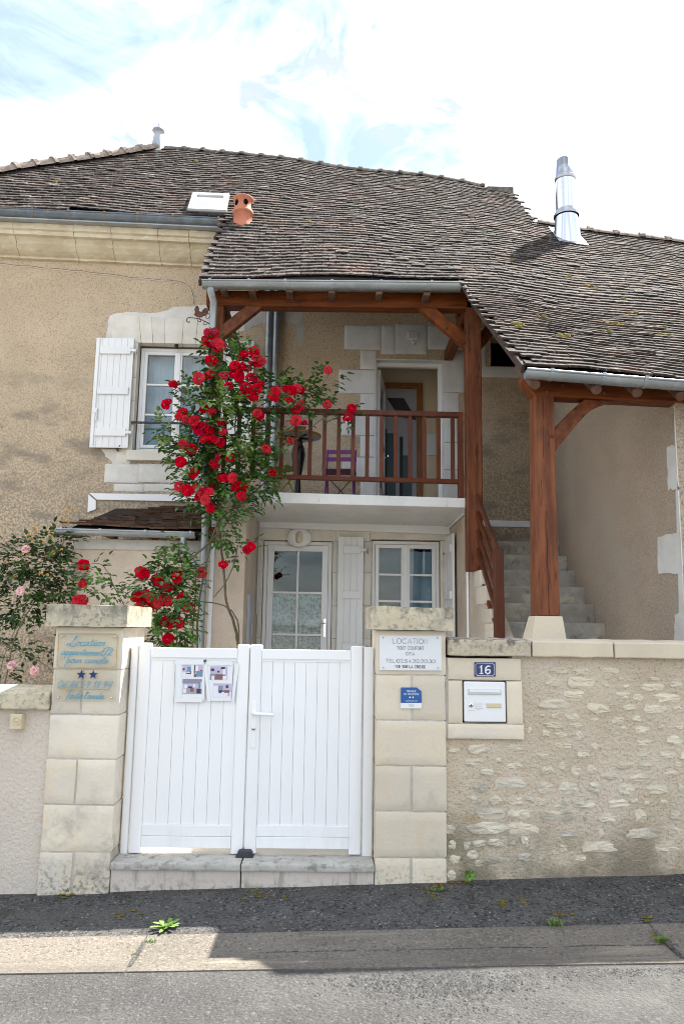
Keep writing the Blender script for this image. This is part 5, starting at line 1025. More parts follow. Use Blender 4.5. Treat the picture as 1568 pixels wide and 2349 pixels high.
# ------------------------------------------------------------------ gutters
def gutter(p0, p1, r_, m_, brs, parent, bm='bracket_rust', name='gutter', cap=True):
    p0, p1 = V(p0), V(p1); k = 10; m = MB(); vs = []
    d = (p1-p0).normalized(); y_ = V((0, 0, 1)).cross(d).normalized(); z_ = d.cross(y_)
    n_ = 6
    ring = lambda rr, off: [y_*(-rr*math.cos(math.pi*j/k))-z_*(rr*math.sin(math.pi*j/k)) for j in range(k+1)]
    for i in range(n_+1):
        c = p0.lerp(p1, i/n_)+V((0, 0, jit(.002))); vs += [c+q for q in ring(r_, 0)]+[c+q for q in ring(r_-.004, 0)]
    n2 = 2*(k+1)
    for i in range(n_):
        m.add([vs[i*n2+j] for j in range(n2)]+[vs[(i+1)*n2+j] for j in range(n2)], [(j, n2+j, n2+j+1, j+1) for j in range(k)]+[(k+1+j, k+2+j, n2+k+2+j, n2+k+1+j) for j in range(k)], 0, True)
    if cap:
        for c in (p0, p1): q = [c+v_ for v_ in ring(r_, 0)]; m.add(q, [tuple(range(k+1))])
    sgn = y_.y
    m.tube([p0-y_*r_*(1 if sgn > 0 else -1), p1-y_*r_*(1 if sgn > 0 else -1)], .011, 8)
    g_ = m.build(name, m_, parent)
    for t_ in brs:
        c = p0.lerp(p1, t_); m = MB(); w_ = d*.014
        q0 = [c-w_+v_ for v_ in ring(r_+.004, 0)]; q1 = [c+w_+v_ for v_ in ring(r_+.004, 0)]
        m.add(q0+q1, [(j, k+1+j, k+2+j, j+1) for j in range(k)]); rim = c-y_*(r_)*(1 if sgn > 0 else -1)+V((0, 0, .012)); m.box(rim.x-.014, rim.x+.014, rim.y-.016, rim.y+.02, rim.z-.02, rim.z+.004)
        m.build('bracket', bm, g_)
    return g_
yl = 9.58; e0, e1 = at(-120, 476, Y=yl-.06), at(511, 506, Y=yl-.06)
gutter((e0.x, yl, e0.z+.02), (e1.x, yl, e1.z+.02), .088, 'zinc_dark', (.17, .31, .44, .57, .82, .985, .69), house)
gutter((-6.5, yl, e0.z+.06), (e0.x-.002, yl, e0.z+.021), .088, 'zinc_dark', (.5,), house)
MB().bar((-6.5, yl+.06, e0.z-.055), (e1.x+.02, yl+.06, e1.z-.075), .16, .018).build('flashing_strip', 'lead', house)
# moulded cornice in blocks
cz = lambda x: e0.z-.09+(e1.z-e0.z)*(x-e0.x)/(e1.x-e0.x)
xsn = [-6.45, -5.2, -4.45, -3.62, -3.1, -2.45, -2.02, -1.58]
for a, b in zip(xsn, xsn[1:]):
    prof = [(9.66, 0), (9.66, -.085), (9.69, -.10), (9.70, -.15), (9.76, -.155), (9.80, -.20), (9.82, -.235), (9.80, -.245), (9.86, -.30), (9.91, -.33), (9.955, -.345), (9.955, -.375), (10.01, -.375), (10.01, 0)]
    m = MB(); n = len(prof); xs = frange(a+.003, b-.003, 6)
    vs = [(x, y+jit(.004), cz(x)+z+jit(.003)) for x in xs for y, z in prof]
    m.add(vs, [(i*n+(j+1) % n, i*n+j, (i+1)*n+j, (i+1)*n+(j+1) % n) for i in range(len(xs)-1) for j in range(n)]+[tuple(range(n)), tuple(range(len(vs)-1, len(vs)-n-1, -1))]); m.build('cornice_stone', 'cornice_stone', house)
yb_ = 8.0; e2, e3 = at(463, 652, Y=yb_-.06), at(1057, 658, Y=yb_-.06)
gutter((e2.x, yb_, e2.z+.045), (e3.x, yb_, e3.z+.05), .075, 'zinc', (.03, .18, .32, .50, .69, .885), house, 'zinc')
for t_ in (.19, .335, .5, .685, .87, .08): 
    x = e2.x+(e3.x-e2.x)*t_; MB().box(x-.04, x+.04, 8.0, 8.30, e2.z-.042, e2.z+.0).build('rafter_end', 'rafter_end', house, .012)
yr_ = YER-.04; e4, e5 = at(1209, 857, Y=yr_-.06), at(1650, 892, Y=yr_-.06)
gutter((e4.x, yr_, e4.z+.04), (e5.x, yr_, e5.z+.04), .058, 'zinc', (.13, .40, .62, .85), house, 'zinc')
gutter((e5.x+.002, yr_, e5.z+.04), (5.6, yr_, e5.z-.02), .058, 'zinc', (.4, .8), house, 'zinc')
for t_ in (.06, .385, .60, .83): x = e4.x+(e5.x-e4.x)*t_; MB().tube([(x, yr_+.05, e4.z-.045+(e5.z-e4.z)*t_), (x, yr_+.5, e4.z+.25)], .04, 10).build('rafter_end', 'rafter_end', house)
m = MB()
for i in range(26):
    x = 1.05+.5*i/25; m.tube([(x, 8.1, 5.40), (x+jit(.02), 8.13, 5.50)], .0025, 4)
m.build('bird_netting', 'black_iron', house)
# rafters seen under the balcony roof and boarded soffit
for i in range(7):
    x = -1.3+i*.47; MB().bar((x, 8.1, zroof(x, 8.1)-.11), (x, 10, zroof(x, 10)-.11), .07, .09).build('rafter', 'wood_y', house)
# balcony downpipe
xd = [at(487, 690, Y=8.12), at(484, 760, Y=8.12), at(479, 880, Y=8.12), at(465, 1200, Y=8.12), at(455, 1480, Y=8.12)]
MB().tube([(xd[0].x-.005, 8.0, e2.z+.0), (xd[0].x, 8.01, e2.z-.06), (xd[0].x+.02, 8.10, xd[0].z-.02), (xd[1].x+.01, 8.14, xd[1].z), (xd[1].x, 8.14, xd[1].z-.3), (xd[1].x, 8.14, 3.4), (xd[1].x, 8.20, 3.0), (xd[1].x, 8.30, 2.7), (xd[1].x, 8.34, .6)], .042, 14).build('downpipe', 'zinc', house)
for z in (4.9, 3.9, 2.2): MB().tube([(xd[1].x, 8.14 if z > 3 else 8.335, z), (xd[1].x, 8.14 if z > 3 else 8.335, z+.03)], .047, 14).build('pipe_collar', 'zinc', house)
p = at(483, 1350, Y=8.36); MB().box(p.x-.022, p.x+.022, 8.385, 8.419, .6, 3.0).build('cable_trunking', 'pvc_white', house, .004)
# ------------------------------------------------------------------ things on the roof
def on_roof(dx_, dy_, off=0):
    d = ray(dx_, dy_); t_ = 5.0
    while t_ < 18:
        p = CAM+d*t_
        if inside(p.x, p.y) and p.z < zroof(p.x, p.y)+off: return p
        t_ += .01
    return p
fin = thing('roof_finial', 'tapered zinc finial with spike at the roof peak', 'finial', (-3.06, 11.83, 9.6))
p = at(361, 346, Y=11.80); MB().lathe((p.x, 11.80, p.z-.12), [(.125, -.05), (.115, .1), (.068, .46), (.065, .48), (.105, .49), (.10, .515), (.05, .54), (0.02, .55)], 16).build('sleeve', 'lead', fin)
MB().tube([(p.x+.0, 11.80, p.z+.40), (p.x+.01, 11.80, p.z+.62)], [.022, .004], 8).build('spike', 'lead', fin)
vp = thing('vent_pot', 'terracotta roof vent pot with round holes beside the skylight', 'vent', (-1.3, 9.3, 7))
p = on_roof(555, 516); c = V((p.x, p.y+.05, p.z-.08)); s_ = 1.0
MB().lathe(c, [(.145*s_, .02), (.14*s_, .08), (.13*s_, .10), (.125*s_, .25), (.140*s_, .26), (.140*s_, .295), (.120*s_, .30), (.118*s_, .44), (.140*s_, .465), (.140*s_, .485), (.11*s_, .50), (0, .51)], 24).build('pot_body', 'terracotta', vp)
for a in (-2.3, -1.15, 0, 1.2, 2.6):
    q = c+V((math.cos(a)*.1185, math.sin(a)*.1185, .385)); t1 = V((-math.sin(a), math.cos(a), 0)); n_ = V((math.cos(a), math.sin(a), 0)); m = MB(); k = 12
    m.add([q+n_*.002]+[q+n_*.002+t1*.032*math.cos(2*math.pi*i/k)+V((0, 0, .044*math.sin(2*math.pi*i/k))) for i in range(k)], [(0, 1+i, 1+(i+1) % k) for i in range(k)]); m.build('vent_hole', 'dark_hole', vp)
sk = thing('skylight', 'small white framed roof skylight above the left gutter', 'skylight', (-1.9, 9.8, 7.4))
c4 = [on_roof(432, 492), on_roof(520, 496), on_roof(533, 459), on_roof(444, 454)]
n_ = (c4[1]-c4[0]).cross(c4[3]-c4[0]).normalized(); n_ = n_ if n_.z > 0 else -n_
U = (c4[1]-c4[0]); W_ = (c4[3]-c4[0]); 
def sk_box(u0, u1, v0, v1, h0, h1, m_, nm):
    q = [c4[0]+U*u_+W_*v_ for u_, v_ in ((u0, v0), (u1, v0), (u1, v1), (u0, v1))]; return MB().hexa([p+n_*h0 for p in q], [p+n_*h1 for p in q]).build(nm, m_, sk, .004)
sk_box(0, 1, 0, 1, -.05, .05, 'zinc_dark', 'kerb'); 
for u0, u1, v0, v1 in ((0, .14, .0, 1), (.86, 1, .0, 1), (.14, .86, 0, .14), (.14, .86, .86, 1)): sk_box(u0, u1, v0, v1, .05, .085, 'mail_grey', 'sash_bar')
sk_box(.14, .86, .14, .86, .055, .065, 'glass', 'pane'); sk_box(.14, .86, .14, .86, .051, .053, 'meter_grey', 'blind')
for u0, u1, v0, v1 in ((-.06, 0, .1, 1.1), (0, 1, 1.0, 1.12)): sk_box(u0, u1, v0, v1, .02, .04, 'tile_hip' if u0 < 0 else 'zinc', 'flashing')
fu = thing('flue_pipe', 'shiny stainless steel flue pipe with conical cap on the right roof', 'chimney', (3.05, 9.6, 6.9))
p = at(1305, 548, Y=9.55); sc_ = (at(1326, 450, Y=9.62)-at(1281, 450, Y=9.62)).x/2; zz = [at(1303, k, Y=9.65).z for k in (560, 497, 488, 413, 405, 368)]; xx = p.x
MB().lathe((xx, 9.65, 0), [(sc_*1.45, zz[0]-.15), (sc_*1.42, zz[0]), (sc_*1.12, zz[1])], 28).build('flashing_cone', 'steel', fu)
MB().lathe((xx, 9.65, 0), [(sc_*1.25, zz[1]-.01), (sc_*1.25, zz[1]+.02), (sc_, zz[2]+.03)], 28).build('storm_collar', 'steel_band', fu)
MB().lathe((xx, 9.65, 0), [(sc_, zz[1]), (sc_, zz[3]), ], 28).build('pipe', 'steel', fu)
MB().lathe((xx, 9.65, 0), [(sc_*.98, zz[3]-.03), (sc_*1.07, zz[3]-.02), (sc_*1.07, zz[3]+.03), (sc_*.98, zz[3]+.04)], 28).build('clamp_band', 'steel_band', fu)
MB().lathe((xx, 9.65, 0), [(sc_*.97, zz[3]), (sc_*.80, zz[5]), (sc_*.76, zz[5]), (sc_*.74, zz[5]-.2)], 28).build('cone_cap', 'steel_dull', fu)
q0 = [V((xx+a_, 9.65+b_, zroof(xx+a_, 9.65+b_)+.052)) for a_, b_ in ((-.19, -.24), (.21, -.24), (.21, .2), (-.19, .2))]
MB().hexa(q0, [p_+V((0, .01, .012)) for p_ in q0]).build('lead_skirt', 'lead', fu, .004)
# ------------------------------------------------------------------ lean-to on the left
lt = thing('lean_to', 'small plastered lean-to with brown tiled roof below the left window', 'lean-to', (-2.2, 8.6, .4))
YL = 8.55; lx0, lx1 = at(169, 1300, Y=YL).x, xL0-.003
MB().box(lx0, lx1, YL, YF-.002, .3, 2.50).build('wall', 'roughcast', lt, .008)
a = at(170, 1243, Y=YL); MB().box(lx0-.0, lx1, YL-.03, YL+.1, 2.40, 2.515).build('eave_band', 'cement', lt, .004)
f0, f1 = at(128, 1222, Y=YL-.26), at(446, 1231, Y=YL-.26)
gutter((f0.x, YL-.20, f0.z+.045), (f1.x, YL-.20, f1.z+.045), .062, 'zinc', (.04, .32, .645, .97), lt, 'zinc')
zl0 = f0.z+.075; zl1 = at(330, 1158, Y=YF).z-.03; lk = (zl1-zl0)/(YF-(YL-.2))
zlf = lambda x, Y: zl0+lk*(Y-(YL-.2))+.012*math.sin(3*x+2*Y)+(f1.z-f0.z)*(x-f0.x)/(f1.x-f0.x)
lr0 = f0.x+.16; lr1 = lx1+.02
m = MB(); xs = frange(lr0, lr1, 6); ys2 = frange(YL-.2, YF-.01, 6); n = 7
Pq = [(x, y, zlf(x, y)-.012) for y in ys2 for x in xs]; m.add(Pq, [(j*n+i, j*n+i+1, (j+1)*n+i+1, (j+1)*n+i) for j in range(6) for i in range(6)]); m.add([(x, y, z-.05) for x, y, z in Pq], [(j*n+i, (j+1)*n+i, (j+1)*n+i+1, j*n+i+1) for j in range(6) for i in range(6)])
m.add([Pq[0], Pq[6], (Pq[6][0], Pq[6][1], Pq[6][2]-.05), (Pq[0][0], Pq[0][1], Pq[0][2]-.05)], [(0, 1, 2, 3)])
lrf = m.build('roof', 'deck', lt)
VB = []
for b in VAR[:12]:
    me = bpy.data.meshes.new('tile'); me.from_pydata(b.v, [], b.f); me.materials.append(MATS['tile_brown']); VB.append(me)
Y = YL-.24; ri = 0
while Y < YF-.08:
    hx_ = lr0+(Y-(YL-.2))*.42; x = hx_+(.08 if ri % 2 else 0)
    while x < lr1-.04:
        p, tx, ty, n_ = frame_at(x, Y+jit(.006), zlf); a = jit(.04); X_ = tx*math.cos(a)+ty*math.sin(a); Y_ = n_.cross(X_); p = p+n_*(.010+jit(.006))
        place('tile', VB[R.randrange(12)], lrf, M=Matrix(((X_.x, Y_.x, n_.x, p.x), (X_.y, Y_.y, n_.y, p.y), (X_.z, Y_.z, n_.z, p.z), (0, 0, 0, 1)))); x += .163
    Y += .118; ri += 1
for t_ in (.06, .33, .66, .95): x = f0.x+.05+(f1.x-f0.x)*t_*.97; MB().box(x-.05, x+.05, YL-.22, YL+.1, f0.z-.02, f0.z+.03).build('rafter_end', 'wood_y', lt, .01)
MB().box(lr1-.05, lr1+.012, YL-.22, YL+.2, f1.z-.06, f1.z+.12).build('barge_board', 'wood_d', lt, .006)
p = [at(*k, Y=YF-.03) for k in ((205, 1131), (440, 1136), (440, 1150), (222, 1146))]
zt4 = p[0].z; m = MB(); m.prism([(p[0].x, p[0].z), (p[3].x, p[3].z), (-1.3, at(440, 1152, Y=YF).z), (-1.3, at(440, 1136, Y=YF).z)][::-1], YF-.03, YF-.002); m.build('flashing_trim', 'pvc_white', lt, .003)
q = [at(*k, Y=YF-.03) for k in ((203, 1134), (220, 1148), (220, 1168), (201, 1175))]; m = MB(); m.prism([(k.x, k.z) for k in q][::-1], YF-.03, YF-.002); m.build('flashing_trim', 'pvc_white', lt, .003)
x = at(421, 1240, Y=YL-.2).x; xe = xd[1].x
MB().tube([(x, YL-.20, f1.z+.0), (x, YL-.20, f1.z-.10), (x+.05, YL-.2, f1.z-.20), (xe-.07, YL-.21, f1.z-.36), (xe, YL-.21, f1.z-.46)], .037, 12).build('downpipe', 'zinc', lt)
# ------------------------------------------------------------------ balcony furniture
ZF = 3.075
tb = thing('pedestal_table', 'round pedestal table with black turned leg on the balcony', 'table', (0, 8.95, ZF)); p = at(685, 1003, Y=8.95); tx_ = p.x; tz = p.z-.0; rt = .265
MB().lathe((tx_, 8.95, tz), [(0, 0), (rt, 0)], 32).build('underside', 'table_under', tb)
MB().lathe((tx_, 8.95, tz), [(rt, -.001), (rt+.012, .002), (rt+.012, .028), (rt-.01, .034), (0, .034)], 32).build('tabletop', 'table_rim', tb)
hh = tz-ZF; MB().lathe((tx_, 8.95, ZF), [(.20, 0), (.20, .02), (.06, .06), (.04, .12), (.035, .3*hh), (.04, .36*hh), (.075, .62*hh), (.085, .72*hh), (.075, .82*hh), (.045, .90*hh), (.06, .92*hh), (.035, .95*hh), (.05, hh-.005)], 24).build('pedestal', 'table_black', tb)
m = MB()
for a in (.5, 2.1, 3.64, 5.2): m.bar((tx_, 8.95, tz-.012), (tx_+math.cos(a)*.19, 8.95+math.sin(a)*.19, tz-.010), .03, .018)
m.build('support_arm', 'table_black', tb)
pt = thing('potted_grass', 'spiky potted grass standing on the balcony table', 'plant', (tx_, 8.95, tz+.034))
MB().lathe((tx_+.01, 8.95, tz+.0345), [(0, 0), (.06, 0), (.075, .10), (.08, .10), (.078, .085), (0, .085)], 18).build('pot', 'cement', pt)
m = MB()
for k in range(90):
    a = R.random()*6.28; L_ = R.uniform(.12, .24); sp_ = R.uniform(.3, 1.15); b0 = V((tx_+.01+jit(.03), 8.95+jit(.03), tz+.12)); d = V((math.cos(a)*sp_, math.sin(a)*sp_, 1)).normalized(); s_ = d.cross(V((0, 0, 1)))*.0035
    mid = b0+d*L_*.6; tip = b0+d*L_+V((math.cos(a)*.05, math.sin(a)*.05, -.06)); m.add([b0-s_, b0+s_, mid+s_, mid-s_, tip], [(0, 1, 2, 3), (3, 2, 4)])
m.build('blades', 'weed', pt)
def chair(label, M, mt, md):
    t = thing('folding_chair', label, 'chair', M.translation, 'folding chairs on the balcony')
    def bd(m, nm, mm, bv=0): xf(m, M); return m.build(nm, mm, t, bv)
    for s_ in (-.185, .185):
        bd(MB().tube([(s_, .20, .02), (s_, -.13, .50), (s_, -.20, .82)] if 0 else [(s_, -.22, 0), (s_, .02, .42), (s_, .20, .80)], .011, 8), 'back_leg', mt)
        bd(MB().tube([(s_*.9, .24, 0), (s_*.9, .03, .25), (s_*.9, -.2, .44)], .011, 8), 'front_leg', mt)
    for z, y in ((.77, .185), (.66, .135)): bd(MB().bar((-.2, y, z), (.2, y, z), .012, .055), 'back_slat', mt, .003)
    for i in range(7): y = -.22+i*.058; bd(MB().bar((-.2, y, .452), (.2, y, .452), .034, .012), 'seat_slat', md, .002)
    for y in (-.2, .22): bd(MB().tube([(-.185, y, .015), (.185, y, .015)], .008, 6), 'stretcher', mt)
    bd(MB().tube([(-.17, .1, .05), (.17, .02, .40)], .007, 6), 'cross_brace', md); bd(MB().tube([(.17, .1, .05), (-.17, .02, .40)], .007, 6), 'cross_brace', md)
p = at(781, 1090, Y=9.35); chair('purple slatted folding chair on the balcony', Matrix.Translation((p.x, 9.4, ZF)) @ Matrix.Rotation(math.radians(-4), 4, 'Z'), 'purple', 'purple_dark')
p = at(650, 1080, Y=9.25); chair('lime green slatted folding chair on the balcony', Matrix.Translation((p.x-.06, 9.25, ZF)) @ Matrix.Rotation(math.radians(62), 4, 'Z'), 'green_metal', 'green_metal')
# rooster bracket
rb = thing('rooster_sign', 'rusty rooster silhouette on a curled iron wall bracket', 'ornament', (-1.6, 8.2, 5.0)); yr2 = 8.10
RP = [(445, 722), (448, 716), (446, 712), (447, 708), (449, 703), (452, 701), (455, 703), (457, 708), (456, 713), (462, 716), (466, 710), (471, 706), (476, 708), (478, 714), (477, 720), (472, 724), (466, 725), (463, 728), (459, 728), (455, 728), (450, 726)]
MB().prism([(at(a, b, Y=yr2).x, at(a, b, Y=yr2).z) for a, b in RP][::-1], yr2-.004, yr2+.004).build('rooster', 'rust', rb)
sp_ = lambda pts: [at(a, b, Y=yr2) for a, b in catmull(pts, 5)]
MB().tube(sp_([(436, 738), (431, 739), (428, 734), (432, 729), (440, 729), (455, 731), (470, 737), (481, 743)]), .0055, 6).build('scroll_arm', 'black_iron', rb)
MB().tube(sp_([(452, 731), (455, 737), (461, 738), (460, 734)]), .004, 6).build('scroll', 'black_iron', rb); MB().tube(sp_([(478, 718), (481, 724), (477, 731), (472, 728), (475, 724)]), .004, 6).build('scroll', 'black_iron', rb)
MB().tube(sp_([(470, 738), (466, 743), (471, 745), (477, 741)]), .004, 6).build('scroll', 'black_iron', rb)
p = at(458, 728, Y=yr2); MB().tube([p, p+V((0, 0, -.03))], .004, 6).build('stem', 'black_iron', rb); p = at(481, 743, Y=yr2); MB().tube([p, p+V((.03, .05, 0))], .006, 6).build('fixing', 'black_iron', rb)
# ------------------------------------------------------------------ roses
def leaf_at(m, p, d, up, L_, W_, fold=.25, mi=0):
    d = d.normalized(); s_ = d.cross(up); s_ = s_.normalized() if s_.length > 1e-4 else d.orthogonal().normalized(); n_ = s_.cross(d)
    b = p; c1, c2 = p+d*L_*.45+n_*-.0, p+d*L_; q = n_*W_*fold
    m.add([b, c1, c2, p+d*L_*.30+s_*W_*.46+q, p+d*L_*.68+s_*W_*.40+q, p+d*L_*.30-s_*W_*.46+q, p+d*L_*.68-s_*W_*.40+q], [(0, 3, 1), (3, 4, 1), (1, 4, 2), (0, 1, 5), (5, 1, 6), (1, 2, 6)], mi)
def spray(m, p, d, n=5, s_=1., mi=0):   # compound rose leaf
    d = d.normalized(); side = d.cross(V((0, 0, 1))); side = side.normalized() if side.length > .01 else V((1, 0, 0)); up = side.cross(d)
    L_ = .085*s_
    for i in range((n-1)//2):
        q = p+d*L_*(.35+.42*i)+V((0, 0, -.010*i))
        for sg_ in (-1, 1): leaf_at(m, q, (side*sg_+d*.55+up*jit(.3)), (up+side*jit(.4)), R.uniform(.034, .05)*s_, R.uniform(.024, .034)*s_, .2, mi)
    leaf_at(m, p+d*L_*1.05, d+V((0, 0, -.35)), up, R.uniform(.045, .06)*s_, R.uniform(.032, .042)*s_, .2, mi)
def bloom_mesh(mat_, r_=.055, np_=44):
    m = MB()
    for i in range(np_):   # ruffled petals spread over a dome
        zc = 1-1.25*(i+.5)/np_; a = i*2.39996+jit(.3); s_ = math.sqrt(max(0, 1-zc*zc)); d = V((s_*math.cos(a), s_*math.sin(a), zc))
        t1 = d.cross(V((.3, .2, 1))).normalized(); t1 = (Matrix.Rotation(jit(.8), 3, d) @ t1); t2 = d.cross(t1); f = 1-zc
        c = V((d.x*r_*.62, d.y*r_*.62, d.z*r_*.42)); w_ = r_*R.uniform(.30, .40)*(.55+.45*min(1, f*1.6)); tip = d*(.35+.2*R.random())+V((d.x, d.y, .3))*.25
        P = []
        for v_ in (-1, 0, 1):
            for u_ in (-1, 0, 1): P.append(c+t1*u_*w_*(1-.15*v_)+tip.normalized()*w_*(.55+v_*.75)-d*(abs(u_)*w_*.35)+t2*v_*w_*.35+V((jit(1), jit(1), jit(1)))*r_*.035)
        m.add(P, [(3*k+j, 3*k+j+1, 3*k+4+j, 3*k+3+j) for k in range(2) for j in range(2)], 0, True)
    me = bpy.data.meshes.new('flower'); me.from_pydata(m.v, [], m.f); me.materials.append(MATS[mat_]); me.polygons.foreach_set('use_smooth', m.smooth); return me
BR = [bloom_mesh('rose_red') for _ in range(6)]; BD = [bloom_mesh('rose_dark', .042) for _ in range(2)]; BP = [bloom_mesh('rose_pink', .05) for _ in range(3)]
def bloom(t, dx_, dy_, Y, size, meshes):
    p = at(dx_, dy_, Y=Y); d = V((jit(.6), -1, jit(.5)+.25)).normalized(); q = d.to_track_quat('Z', 'Y'); s_ = size
    place('flower', R.choice(meshes), t, M=Matrix.Translation(p) @ q.to_matrix().to_4x4() @ Matrix.Rotation(R.random()*6, 4, 'Z') @ Matrix.Scale(s_, 4))
def canes(t, lists, name='cane', m_='cane'):
    for pts, r0, r1 in lists:
        P = []
        c = catmull([(a, b) for a, b, y in pts], 5); n = len(c)
        for i, (a, b) in enumerate(c):
            f = i/(n-1)*(len(pts)-1); k = min(int(f), len(pts)-2); y = pts[k][2]+(pts[k+1][2]-pts[k][2])*(f-k); P.append(at(a, b, Y=y)+V((jit(.006), jit(.006), 0)))
        MB().tube(P, [r0+(r1-r0)*i/(n-1) for i in range(n)], 7).build(name, m_, t)
def foliage(t, blobs, y_of, dens, name, mats__, sc_=1., pale=()):
    m = MB()
    for (cx_, cy_, rx, ry) in blobs:
        n = int(rx*ry*dens)
        for k in range(n):
            a = R.random()*6.28; rr = math.sqrt(R.random()); x, y = cx_+math.cos(a)*rx*rr, cy_+math.sin(a)*ry*rr
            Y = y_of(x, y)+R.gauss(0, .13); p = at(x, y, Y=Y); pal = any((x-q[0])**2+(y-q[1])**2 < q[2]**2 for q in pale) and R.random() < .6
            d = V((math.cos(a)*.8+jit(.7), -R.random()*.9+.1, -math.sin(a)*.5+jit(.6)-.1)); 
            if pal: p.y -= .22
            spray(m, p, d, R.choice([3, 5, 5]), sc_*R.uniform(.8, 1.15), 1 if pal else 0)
    o = m.build(name, mats__, t); o['kind'] = 'stuff'; return o
cr_ = thing('climbing_rose', 'tall climbing rose with red blooms covering the balcony corner', 'rose bush', tuple(at(545, 1490, Y=8.0)))
canes(cr_, [([(547, 1500, 7.95), (540, 1440, 7.95), (520, 1380, 8.0), (512, 1300, 8.05), (505, 1220, 8.0), (500, 1120, 7.95), (490, 1010, 7.9), (485, 880, 7.9), (490, 780, 7.9)], .016, .007),
  ([(452, 1490, 7.9), (456, 1400, 7.95), (470, 1310, 7.95), (500, 1200, 7.95), (560, 1150, 7.95), (620, 1090, 8.05), (650, 1020, 8.1), (700, 940, 8.2)], .012, .006),
  ([(420, 1300, 7.9), (452, 1270, 7.95), (490, 1235, 7.95), (530, 1180, 7.9), (545, 1080, 7.9), (540, 960, 7.9), (560, 860, 7.95)], .012, .006),
  ([(549, 1500, 7.9), (545, 1430, 7.9), (530, 1400, 7.9), (500, 1385, 7.9), (460, 1380, 7.95)], .009, .006), ([(505, 1180, 7.95), (450, 1120, 7.9), (430, 1040, 7.85), (440, 940, 7.85), (400, 880, 7.8)], .008, .004),
  ([(545, 1250, 7.9), (535, 1300, 7.9), (515, 1340, 7.95), (490, 1370, 7.95)], .007, .005), ([(600, 930, 8.05), (660, 900, 8.2), (720, 900, 8.3), (756, 858, 8.35)], .006, .003), ([(650, 1020, 8.1), (690, 1000, 8.2), (740, 960, 8.3), (800, 940, 8.35)], .006, .003)])
RB1 = [(490,830,22,55),(515,800,28,24),(545,850,48,55),(520,905,55,55),(470,940,50,50),(448,1005,55,50),(520,985,62,62),(565,1015,45,52),(500,1065,70,60),(565,1085,52,50),(460,1125,48,42),(525,1150,52,45),(512,1205,36,45),(598,930,52,34),(655,905,52,28),(700,905,36,22),(752,872,28,18),(795,950,24,16),(595,1112,34,34),(432,1065,34,42),(640,875,32,22),(690,962,20,15),(735,930,30,14),(440,890,28,14),(385,995,26,18),(425,1045,40,26),(540,1250,12,30),(620,1010,26,40),(575,1260,10,10),(665,1010,10,12)]
SUNLIT1 = [(500, 935, 26), (540, 955, 24), (555, 1040, 22), (390, 1000, 30), (505, 990, 18)]  # spots where leaves take the lighter, painted-in sunlit green
foliage(cr_, RB1, lambda x, y: 7.95+max(0, (x-590))*.0022, .030, 'foliage', ['leaf', 'leaf_sunlit'], 1.35, SUNLIT1)
FL = [(477,763),(492,760),(483,772),(470,778),(498,783),(505,792),(478,790),(490,788),(497,800),(482,828),(490,826),(455,868),(400,880),(484,856),(560,812),(582,806),(586,822),(575,832),(592,834),(540,838),(556,842),(550,856),(535,858),(568,846),(548,864),(572,866),(585,872),(598,880),(590,890),(566,888),(572,902),(560,895),(582,910),(525,885),(512,862),(380,928),(420,948),(468,938),(485,945),(410,955),(426,962),(445,966),(466,975),(480,985),(458,992),(475,1000),(488,1005),(496,1010),(512,990),(508,968),(455,984),(468,1008),(420,1020),(440,1030),(490,1062),(505,1015),(515,1097),(500,1050),(533,1096),(548,1112),(560,1117),(445,1085),(410,1115),(452,1122),(470,1124),(462,1135),(480,1128),(456,1140),(472,1146),(430,1125),(554,1138),(482,1166),(480,1160),(625,1085),(512,1295),(575,1254),(590,948),(632,896),(628,909),(655,892),(668,895),(680,892),(690,895),(663,918),(680,940),(678,965),(698,970),(750,928),(752,849),(797,958),(806,937),(665,1011),(610,1030),(690,928),(528,1050),(415,1060)]
for a, b in FL:
    bloom(cr_, a, b, 7.72+max(0, a-590)*.0022+jit(.05), R.uniform(.7, 1.2) if b < 1190 else .9, BR if R.random() < .85 else BD)
    if R.random() < .45 and a < 600: bloom(cr_, a+jit(9), b+jit(9), 7.78+jit(.05), R.uniform(.7, 1.0), BR)
lr_ = thing('red_rose_bush', 'low red rose bush behind the old pillar', 'rose bush', tuple(at(400, 1500, Y=7.4)))
canes(lr_, [([(380, 1520, 7.4), (370, 1440, 7.45), (350, 1360, 7.5), (365, 1300, 7.55)], .008, .004), ([(300, 1420, 7.45), (270, 1360, 7.5), (240, 1300, 7.5), (210, 1292, 7.5)], .005, .003), ([(400, 1520, 7.4), (410, 1420, 7.45), (420, 1330, 7.5), (408, 1240, 7.5)], .008, .003), ([(440, 1510, 7.5), (445, 1400, 7.5), (450, 1300, 7.5)], .008, .005)])
foliage(lr_, [(390, 1370, 50, 50), (350, 1330, 45, 28), (420, 1340, 35, 50), (395, 1440, 40, 40), (430, 1420, 22, 40), (400, 1300, 40, 24), (408, 1255, 14, 22), (375, 1480, 34, 30), (225, 1315, 26, 22), (250, 1350, 30, 18), (200, 1345, 18, 14), (320, 1375, 22, 12), (390, 1250, 22, 8)], lambda x, y: 7.5, .040, 'foliage', ['leaf', 'leaf_sunlit'], 1.3, [(405, 1250, 34)])
for a, b in [(192, 1296), (190, 1338), (330, 1318), (322, 1312), (368, 1334), (378, 1342), (360, 1330), (388, 1345), (410, 1318), (462, 1314), (318, 1366), (330, 1374), (342, 1378), (335, 1362), (348, 1370), (362, 1380), (325, 1382), (372, 1375), (384, 1378), (312, 1370), (416, 1370), (432, 1394), (378, 1424), (390, 1430), (412, 1430), (386, 1466), (178, 1376), (188, 1378), (405, 1325), (352, 1385)]: bloom(lr_, a, b, 7.36+jit(.05), R.uniform(.85, 1.15), BR)
